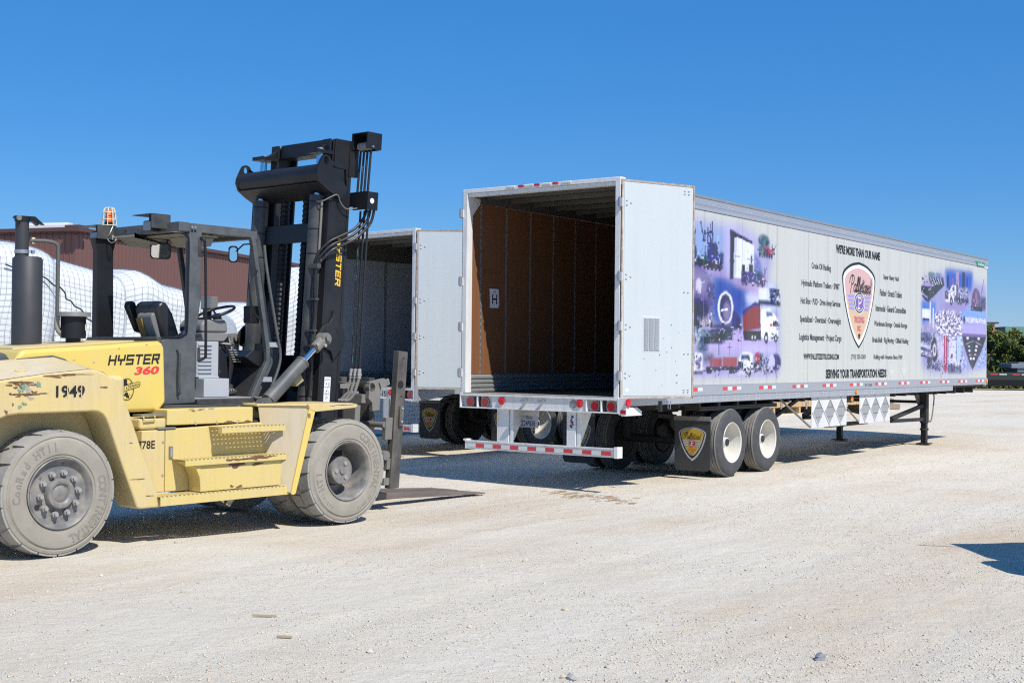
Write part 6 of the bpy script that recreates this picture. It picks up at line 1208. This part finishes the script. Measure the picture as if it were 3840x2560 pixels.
def chip(x, y, l, w_, rz, lab):
    b = MB(); b.prism([(-l/2, -w_/2), (-l*.1, -w_*.6), (l/2, -w_*.2), (l*.42, w_*.4), (-l*.3, w_/2)], 0, .012, mat('weathered_splinter', (.46, .36, .22), .8, var=(20, .7, (.3, .22, .13)), stretch=(.2, 1, 1)), axis=2)
    o = b.build('wood_splinter'); o.location = (x, y, float(ground_z(np.array([x]), np.array([y]))[0]) + .006); o.rotation_euler = (0, .03, rz); tag(o, lab, 'wood splinter', 'wood splinters on the ground')
chip(3.62, -8.28, .17, .014, R(36), 'longer thin wood splinter on the gravel in the front'); chip(4.17, -8.62, .10, .018, R(32), 'shorter thick wood splinter nearer the camera')
# dry grass scraps by the trailer shadow
b = MB(); rr2 = random.Random(4)
for k in range(60):
    cx, cy = rr2.choice([(.9, -.55), (1.35, -.35), (.55, -.3), (1.75, -.7)]); x, y = cx + rr2.gauss(0, .16), cy + rr2.gauss(0, .12); a = R(36) + rr2.gauss(0, .4); l = rr2.uniform(.05, .18)
    z = float(ground_z(np.array([x]), np.array([y]))[0]) + .006; b.bar((x, y, z), (x + l*math.cos(a), y + l*math.sin(a), z + rr2.uniform(0, .015)), .008, .006, mat('dry_straw', (.36, .25, .14), .9))
o = b.build('straw'); tag(o, 'scraps of dry straw in front of the trailer shadow', None, None, 'stuff')
# ================================================================ wrapped cargo with nets, on low decks, left of the second trailer
TARP = mat('white_shrink_wrap', (.74, .78, .80), .38, var=(1.2, .3, (.72, .75, .80)), coat=.1, bump=(2.0, .02))
NETM = mat('dark_net_cord', (.19, .20, .23), .8)
ROPE = mat('dark_rope', (.06, .055, .05), .9)
def drape(prof, x_face, depth, zbase, seed, label, netlabel, cell=.10):
    """wrapped load: near face, rounded top edge, top, far face; prof gives (y, top height) along it; the net's cords run on the same surface"""
    ys = np.array([p[0] for p in prof]); zs = np.array([p[1] for p in prof]); L_ = ys[-1]-ys[0]
    nu = int(L_/cell); Y = np.linspace(ys[0], ys[-1], nu+1); T = np.interp(Y, ys, zs); k_ = np.hanning(7); k_ /= k_.sum(); T = np.convolve(np.pad(T, 3, mode='edge'), k_, 'valid')
    H = T.max()-zbase; rr_ = .38; S = np.concatenate([np.arange(0, H-rr_, cell), H-rr_ + np.arange(0, rr_*1.57, cell), H-rr_+rr_*1.57 + np.arange(0, depth-2*rr_, cell)])
    G = np.zeros((len(S), nu+1, 3)); e = np.minimum(Y-ys[0], ys[-1]-Y); endr = .22*np.clip(1-e/.3, 0, 1)**2
    for j, s in enumerate(S):
        sc_ = (T-zbase)/H
        if s < H-rr_: dx, z = 0.0, zbase + s*sc_
        elif s < H-rr_+rr_*1.57: a = (s-(H-rr_))/rr_; dx, z = rr_*(1-math.cos(a)), zbase + (H-rr_+rr_*math.sin(a))*sc_
        else: dx, z = rr_ + s-(H-rr_+rr_*1.57), T + .06*math.sin((s-H)*2)
        hang = max(0.0, 1 - s/H)
        bul = .022*np.sin(Y*2.1+seed+.9*math.sin(s*1.3)) + .015*np.sin(Y*5.3+seed*2+s*1.7) + .07*math.sin(s*1.9+seed)*np.sin(Y*.9)
        G[j, :, 0] = x_face - dx - endr + bul*(1 if dx < .2 else .3) - .10*hang
        G[j, :, 1] = Y + .06*np.sin(s*2.2+seed) + .03*np.sin(s*4.7+Y) ; G[j, :, 2] = z + (.03*np.sin(Y*3.1+seed) if s > H*.6 else 0)
    R_, C_ = G.shape[:2]; back = G[-1].copy(); back[:, 2] = zbase; front = G[0]
    vs = G.reshape(-1, 3).tolist() + back.tolist(); fs = [(a*C_+b_, a*C_+b_+1, (a+1)*C_+b_+1, (a+1)*C_+b_) for a in range(R_) for b_ in range(C_-1)]
    fs += [tuple(a*C_ for a in range(R_+1))[::-1], tuple(a*C_+C_-1 for a in range(R_+1))]
    m = MB(); m.add(vs, fs, TARP); o = m.build('wrapped_cargo', None, 60); tag(o, label, 'wrapped cargo', 'white wrapped loads under nets')
    m = MB(); off = .018; Gp = G.copy(); Gp[:, :, 0] += off*.8; Gp[:, :, 2] += off*(np.arange(R_) > R_*.5)[:, None]
    for a in range(R_): m.tube(Gp[a], .0024, NETM, 3, False)
    for c_ in range(C_): m.tube(Gp[:, c_], .0024, NETM, 3, False)
    n_ = m.build('cargo_net'); tag(n_, netlabel, 'cargo net', 'nets over the white wrapped loads')
XF = -9.0
drape([(-7.0, 2.6), (-6.0, 3.5), (-4.2, 3.62), (-2.33, 3.52), (-1.75, 3.42), (-1.45, 3.36), (-1.35, 3.3)], XF+.35, 2.4, .55, 1, 'white wrapped load farthest left behind the forklift exhaust', 'dark net over the leftmost wrapped load behind the exhaust')
drape([(-1.75, 3.34), (-1.4, 3.40), (-1.1, 3.35), (-.75, 3.26), (-.44, 3.17), (-.2, 3.11), (.3, 3.02), (.6, 2.98)], XF, 2.4, .55, 2, 'white wrapped load sloping down between exhaust and cab', 'dark net over the sloping load between exhaust and cab')
drape([(.05, 3.05), (.2, 3.22), (.45, 3.24), (.75, 3.02), (1.2, 2.92), (1.55, 2.84), (1.78, 2.6)], XF+.3, 2.4, .55, 3, 'white wrapped load seen through the cab behind the seat', 'dark net over the load seen behind the seat')
drape([(1.85, 2.3), (1.95, 2.50), (2.2, 2.54), (2.65, 2.54), (2.75, 2.3)], XF-.3, 2.4, .55, 4, 'low white wrapped load behind the steering wheel', 'dark net over the low load behind the steering wheel')
drape([(2.82, 2.4), (2.92, 2.62), (3.3, 2.72), (3.95, 2.74), (4.1, 2.5)], XF+.1, 2.4, .55, 5, 'rounded white wrapped load just left of the mast', 'dark net over the rounded load left of the mast')
drape([(4.2, 3.2), (4.35, 3.46), (4.6, 3.5), (6.0, 3.5), (9.3, 3.4), (11.5, 3.3), (11.8, 3.0)], XF, .9, .12, 6, 'tall white wrapped load seen through the mast and under the trailer', 'dark net over the tall load seen through the mast')
rp = MB(); rp.tube(smoothline([(XF+.42, y, z) for y, z in ((-2.5, 3.14), (-2.31, 3.09), (-1.9, 3.0), (-1.75, 2.95), (-1.61, 2.85), (-1.52, 2.84), (-1.4, 2.73), (-1.38, 2.64), (-1.28, 2.60), (-1.21, 2.52), (-1.10, 2.48), (-1.04, 2.42), (-.98, 2.33), (-.86, 2.27), (-.8, 2.17), (-.70, 2.13), (-.67, 2.06))], 5), .014, ROPE, 6); o = rp.build('rope'); tag(o, 'dark wavy rope hanging slantwise over the leftmost wrapped loads', 'rope')
fb = empty('flatbed_trailer', None, (XF-1.2, 2, 0)); tag(fb, 'low flatbed trailer carrying the white wrapped loads behind the forklift', 'flatbed trailer')
part('deck', fb, lambda b: [b.box((-1.25, -9.2+.36*k, .36), (1.25, -9.2+.36*k+.34, .50), FLOORW) for k in range(32)])
part('frame_rail', fb, lambda b: (b.box((-.6, -9, .16), (-.45, 2.0, .355), DARK), b.box((.45, -9, .16), (.6, 2.0, .355), DARK)))
for y in (-7.8, -6.8, .3, 1.3):
    for x in (-1, 1): part('wheel', fb, lambda b: b.cyl((x*.7, y, .18), (x*1.15, y, .18), .17, RUBBER, 20), smooth=40)
# ================================================================ brown metal warehouse far left
def wall_dir(a): return V((math.sin(a), math.cos(a), 0))
wh = empty('warehouse', None, (-37.3, 19.0, 0)); tag(wh, 'brown ribbed metal warehouse behind the wrapped loads', 'building')
BRN = mat('brown_metal_sheet', (.155, .075, .062), .5, var=(.5, .3, (.13, .066, .056)), stretch=(1, 1, .2)); BRND = mat('dark_brown_trim', (.085, .042, .036), .5)
d1 = wall_dir(R(-20.5)); d2 = wall_dir(R(-110.5)); n1 = V((d1.y, -d1.x, 0)); n2 = -d1
def ribbed(b, o, d, n, L_, z0, z1, z1b=None):
    P = []; k = 0; x = 0.0
    while x < L_:
        for dx, dn in ((0, 0), (.22, 0), (.235, .035), (.265, .035), (.28, 0)):
            if x+dx <= L_: P.append(o + d*(x+dx) + n*dn)
        x += .30
    m = len(P); zt = lambda i: z1 + ((z1b or z1)-z1)*((P[i]-o).dot(d))/L_
    b.add([p + V((0, 0, z0)) for p in P] + [p + V((0, 0, zt(i))) for i, p in enumerate(P)], [(i, i+1, m+i+1, m+i) for i in range(m-1)], BRN)
part('wall', wh, lambda b: (ribbed(b, V((0, 0, 0)), d1, n1, 46, 0, 6.85), ribbed(b, V((0, 0, 0)), d2, n2, 60, 0, 6.85, 6.4)))
part('roof_trim', wh, lambda b: (b.bar(n1*.08 + V((0, 0, 6.93)) - d1*.1, n1*.08 + d1*46.1 + V((0, 0, 6.93)), .2, .16, BRND), b.bar(n1*.05 + V((0, 0, 6.72)), n1*.05 + d1*46 + V((0, 0, 6.72)), .08, .05, BRND), b.bar(n2*.08 + V((0, 0, 6.93)), n2*.08 + d2*60 + V((0, 0, 6.48)), .2, .16, BRND), b.bar(n2*.05 + V((0, 0, 6.72)), n2*.05 + d2*60 + V((0, 0, 6.27)), .08, .05, BRND), b.obox(n1*.12 + n2*.12 + V((0, 0, 6.94)), d1*.35, d2*.35, V((0, 0, .13)), BRND)))
part('roof', wh, lambda b: b.add([V((0, 0, 7.0)), d1*46 + V((0, 0, 7.0)), d1*46 + d2*60 + V((0, 0, 6.55)), d2*60 + V((0, 0, 6.55))], [(0, 1, 2, 3)], mat('pale_roof_sheet', (.5, .5, .5), .5)))
part('roof_vent', wh, lambda b: b.prism([(0, 0), (0, .35), (.12, .45), (.5, .45), (.62, .35), (.62, 0)], 0, 2.6, mat('cream_vent', (.62, .62, .60), .5)), bevel=.03).matrix_local = Matrix.Translation(d1*1.6 + d2*4.2 + V((0, 0, 6.97))) @ Matrix.Rotation(R(20.5), 4, 'Z')
# ================================================================ wooden crate and timbers beyond the trailer
WOOD = mat('pine_plank', (.55, .40, .22), .7, var=(2.5, .7, (.44, .29, .14)), var2=(6, .6, (.34, .20, .09), .68), stretch=(4, 4, .6))
cr = empty('wooden_crate', None, (-7.71, 23.85, 0), R(82.9)); tag(cr, 'long pale pine crate standing on the gravel beyond the trailer wheels', 'crate')
for k in range(42):
    o = boxpart('plank', cr, (0, 0, 0), (.193, .025, 1.12), WOOD) if k == 0 else o.copy()
    if k: COL.objects.link(o); o.parent = cr
    o.location = (.20*k-1.5, -.006*(k % 2), .20 + .004*(k % 3))
for k in range(6): boxpart('skid', cr, (-1.4+1.55*k, 0.0, 0), (-1.3+1.55*k, 1.6, .195), WOOD)
part('crate_body', cr, lambda b: b.box((-1.5, .03, .20), (6.9, 1.6, 1.3), WOOD))
for x in (.55, 2.1, 4.6): boxpart('corner_strap', cr, (x, -.018, .12), (x+.09, -.010, .36), STEEL)
for i, (x, y, z, rz) in enumerate(((-6.6, 31.2, 0, R(30)), (-6.75, 31.2, .2, R(28)))):
    b = MB(); b.box((0, 0, 0), (.42 if i == 0 else .34, 1.1, .19), mat('weathered_timber', (.36, .30, .23), .8, var=(3, .6, (.26, .21, .16)))); o = b.build('timber', bevel=.01); o.location = (x, y, z); o.rotation_euler = (0, 0, rz); tag(o, ('lower squared timber block lying on the gravel past the placard boards', 'upper squared timber block resting on the other block')[i], 'timber', 'timber blocks beyond the trailer')
# ================================================================ far right: dark flatbed with grey tanks, bushes, orange building
def at_depth(r_, dpt): return V((10.15 + _fw.x*dpt + _rt.x*r_, -14.39 + _fw.y*dpt + _rt.y*r_, 0))

df = empty('flatbed_trailer', None, at_depth(26.5, 80), R(36.3) + R(0)); tag(df, 'dark flatbed trailer with red and white markers in front of the bushes', 'flatbed trailer')
df.rotation_euler = (0, 0, R(36.3))
part('deck', df, lambda b: (b.box((-2.5, -1.2, .98), (9.5, 1.2, 1.08), DARK), b.box((-2.5, -1.21, .62), (9.5, -1.13, .979), mat('dark_green_rail', (.012, .022, .018), .5))), bevel=.01)
part('under_frame', df, lambda b: (b.box((-2.4, -.9, .25), (9.4, .9, .61), DARK), b.box((-2.2, -1.0, .42), (9, -.95, .62), DARK)))
for k in range(9): boxpart('reflective_strip', df, (-2.4+1.35*k, -1.216, .93), (-1.95+1.35*k, -1.211, .985), WHT); boxpart('reflective_strip', df, (-2.95+1.35*(k+1), -1.216, .93), (-2.5+1.35*(k+1), -1.211, .985), REDT)
for x in (-1.6, -.5, .6, 5.6, 6.7): part('wheel', df, lambda b: b.cyl((x, -1.1, .46), (x, -.6, .46), .46, RUBBER, 20), smooth=40)
gt = MB(); BGR = mat('blue_grey_steel', (.16, .19, .23), .5, var=(1.5, .4, (.12, .14, .17)))
gt.box((-1.6, -.9, 0), (6, .9, .24), BGR); gt.box((-2.0, -1.0, .245), (6.2, 1.0, .53), BGR); gt.box((-1.5, -.8, .535), (6, .8, .62), BGR)
o = gt.build('steel_box', bevel=.03); o.location = at_depth(32.3, 80) + V((0, 0, 1.085)); o.rotation_euler = (0, 0, R(36.3)); tag(o, 'blue grey steel box lying on the dark flatbed', 'steel box')
ob = empty('orange_building', None, at_depth(37.5, 112), R(36.3)); tag(ob, 'orange brown building with flat dark roof edge above the bushes', 'building')
part('wall', ob, lambda b: b.box((-2.5, 0, 0), (4.0, 9, 4.95), mat('orange_render', (.42, .20, .13), .8, var=(.8, .5, (.36, .17, .11)))))
part('roof_edge', ob, lambda b: b.box((-2.8, -.2, 4.96), (4.3, 9.2, 5.1), mat('dark_brown_trim', (.1, .1, .1)))); part('roof_layer', ob, lambda b: b.box((-2.2, .5, 5.105), (2.0, 8, 5.3), mat('salmon_roof', (.5, .33, .26), .8)))
o = MB(); o.box((-.0, 0, 0), (7, 8, 4.75), mat('teal_metal', (.10, .24, .20), .6)); o = o.build('teal_shed'); o.location = at_depth(42.8, 113); o.rotation_euler = (0, 0, R(36.3)); tag(o, 'green metal shed just right of the orange building', 'building')
LEAFM = []
for nm, c in (('leaf_green', (.105, .16, .032)), ('leaf_olive', (.16, .185, .042)), ('leaf_dark', (.06, .095, .024)), ('leaf_light', (.21, .23, .06))): LEAFM.append(mat(nm, c, .7, var=(1.5, .5, (c[0]*.6, c[1]*.7, c[2]*.7))))
BARK = mat('bark', (.10, .08, .06), .9)
def tree(x, y, h, w_, seed, label, n=5200, mats=(0, 1, 2)):
    q = np.random.default_rng(seed); t = empty('tree', None, (x, y, 0)); tag(t, label, 'tree', 'bushy trees behind the dark flatbed')
    b = MB(); tips = []
    for k in range(5):
        a = k*1.26 + q.uniform(0, .6); top = V((math.cos(a)*w_*.28, math.sin(a)*w_*.28, h*q.uniform(.55, .85))); b.tube([(math.cos(a)*.12, math.sin(a)*.12, -.05), tuple(top*.45), tuple(top)], .1, BARK, 6, True, [.12, .07, .02]); tips.append(top)
    b.build('trunk', t)
    cl = 34; C = np.stack([q.normal(0, w_*.27, cl), q.normal(0, w_*.27, cl), q.uniform(.12, .92, cl)*h], 1); C[:, :2] *= (1.15 - .55*np.abs(C[:, 2:3]/h-.45)); rad = q.uniform(.35, .75, cl)*w_*.20
    ci = q.integers(0, cl, n); dirn = q.normal(0, 1, (n, 3)); dirn /= np.linalg.norm(dirn, axis=1)[:, None]; pos = C[ci] + dirn*(rad[ci]*q.uniform(.45, 1.05, n)**.6)[:, None]; pos[:, 2] = np.clip(pos[:, 2], .1, None)
    s = q.uniform(.05, .13, n)*1.25; u = q.normal(0, 1, (n, 3)); u /= np.linalg.norm(u, axis=1)[:, None]; v = np.cross(u, q.normal(0, 1, (n, 3))); v /= np.linalg.norm(v, axis=1)[:, None]
    vs = np.stack([pos - u*s[:, None], pos + v*s[:, None]*.55, pos + u*s[:, None], pos - v*s[:, None]*.55], 1).reshape(-1, 3); me = D.meshes.new('crown'); me.from_pydata(vs.tolist(), [], (np.arange(n*4).reshape(-1, 4)).tolist())
    for k in mats: me.materials.append(LEAFM[k])
    cm = q.integers(0, len(mats), cl); me.polygons.foreach_set('material_index', np.where(q.random(n) < .7, cm[ci], q.integers(0, len(mats), n))); me.update()
    o = D.objects.new('crown', me); COL.objects.link(o); o.parent = t
TL_ = [(30.2, 84, 4.35, 3.8, 'pale olive leafy tree right beside the printed trailer front end', (1, 3, 0)), (32.4, 85, 3.5, 3.6, 'low dark green bush below the orange building', (0, 2, 1)), (34.2, 83.5, 3.6, 3.4, 'mid green bushy tree in front of the orange wall', (0, 1, 2)), (36.6, 85, 4.5, 4.0, 'tall bushy tree at the right edge of the photo', (0, 3, 2)), (39.5, 85, 4.6, 4.2, 'bushy tree past the right edge', (0, 1, 2)), (27.0, 86, 4.2, 4.0, 'bushy tree hidden behind the printed trailer', (0, 1, 2)), (33.2, 88, 3.3, 4.5, 'second row bush filling the gap under the orange wall', (2, 0, 1)), (31.0, 88, 3.5, 4.2, 'second row bush behind the pale olive tree', (2, 0, 1)), (35.6, 88.5, 3.5, 4.2, 'second row bush between the two right hand trees', (2, 0, 1))]
for k, (r_, dp, h, w_, lab, ms) in enumerate(TL_):
    p = at_depth(r_, dp); tree(p.x, p.y, h, w_, 50+k, lab, 11000, ms)

# low dark undergrowth at the foot of the trees
q = np.random.default_rng(77); n = 16000; rx = q.uniform(20, 60, n); dp = q.uniform(82.5, 90, n); hz = q.uniform(0, 1, n)**1.3*(1.6+.5*np.sin(rx*1.7)); P = np.stack([10.15 + _fw.x*dp + _rt.x*rx, -14.39 + _fw.y*dp + _rt.y*rx, hz], 1); u = q.normal(0, 1, (n, 3)); u /= np.linalg.norm(u, axis=1)[:, None]; v = np.cross(u, q.normal(0, 1, (n, 3))); v /= np.linalg.norm(v, axis=1)[:, None]
vs = np.stack([P - u*.17, P + v*.1, P + u*.17, P - v*.1], 1).reshape(-1, 3); me = D.meshes.new('undergrowth'); me.from_pydata(vs.tolist(), [], np.arange(n*4).reshape(-1, 4).tolist())
for k in (0, 2, 1): me.materials.append(LEAFM[k])
me.polygons.foreach_set('material_index', q.integers(0, 3, n)); o = D.objects.new('undergrowth', me); COL.objects.link(o); tag(o, 'dense green undergrowth behind the dark flatbed', None, None, 'stuff')
# ================================================================ unseen vehicle past the right edge, shaped as a tractor to cast the shadow
pk = empty('shadow_caster_tractor', None, (8.08, -2.63, 0), R(-51.6)); tag(pk, 'unseen vehicle beyond the right edge, shaped as a compact green tractor to cast the shadow', 'tractor')
TRG = mat('tractor_green', (.05, .16, .06), .4, coat=.2)
part('hood', pk, lambda b: b.prism([(-.72, .42), (-.72, .82), (-.60, .95), (-.02, 1.0), (-.02, .42)], -.32, .32, TRG), bevel=.06, seg=3)
part('cab', pk, lambda b: (b.box((-.8, 0, .5), (.8, 1.5, 1.0), TRG), [b.box((x-.04, y-.04, 1.0), (x+.04, y+.04, 1.83), BLACK) for x in (-.76, .76) for y in (.04, 1.46)], b.box((-.8, 0, 1.83), (.8, 1.5, 1.9), TRG)), bevel=.015)
part('windscreen', pk, lambda b: b.box((-.72, .03, 1.0), (.72, .04, 1.83), GLASS)); part('rear_window', pk, lambda b: b.box((-.72, 1.46, 1.0), (.72, 1.47, 1.83), GLASS))
part('side_window', pk, lambda b: b.box((-.77, .08, 1.0), (-.76, 1.42, 1.83), GLASS)); part('side_window', pk, lambda b: b.box((.76, .08, 1.0), (.77, 1.42, 1.83), GLASS))
for x in (-.85, .55): part('wheel', pk, lambda b: (b.cyl((x, 1.1, .5), (x+.3, 1.1, .5), .5, RUBBER, 28), b.cyl((x-.005, 1.1, .5), (x+.305, 1.1, .5), .26, YEL, 20)), smooth=40)
for x in (-.66, .46): part('wheel', pk, lambda b: (b.cyl((x, -.35, .3), (x+.2, -.35, .3), .3, RUBBER, 24), b.cyl((x-.005, -.35, .3), (x+.205, -.35, .3), .15, YEL, 20)), smooth=40)
part('roof_rod', pk, lambda b: b.cyl((-.62, -.35, 1.93), (.02, 1.95, 1.99), .012, BLACK, 6))
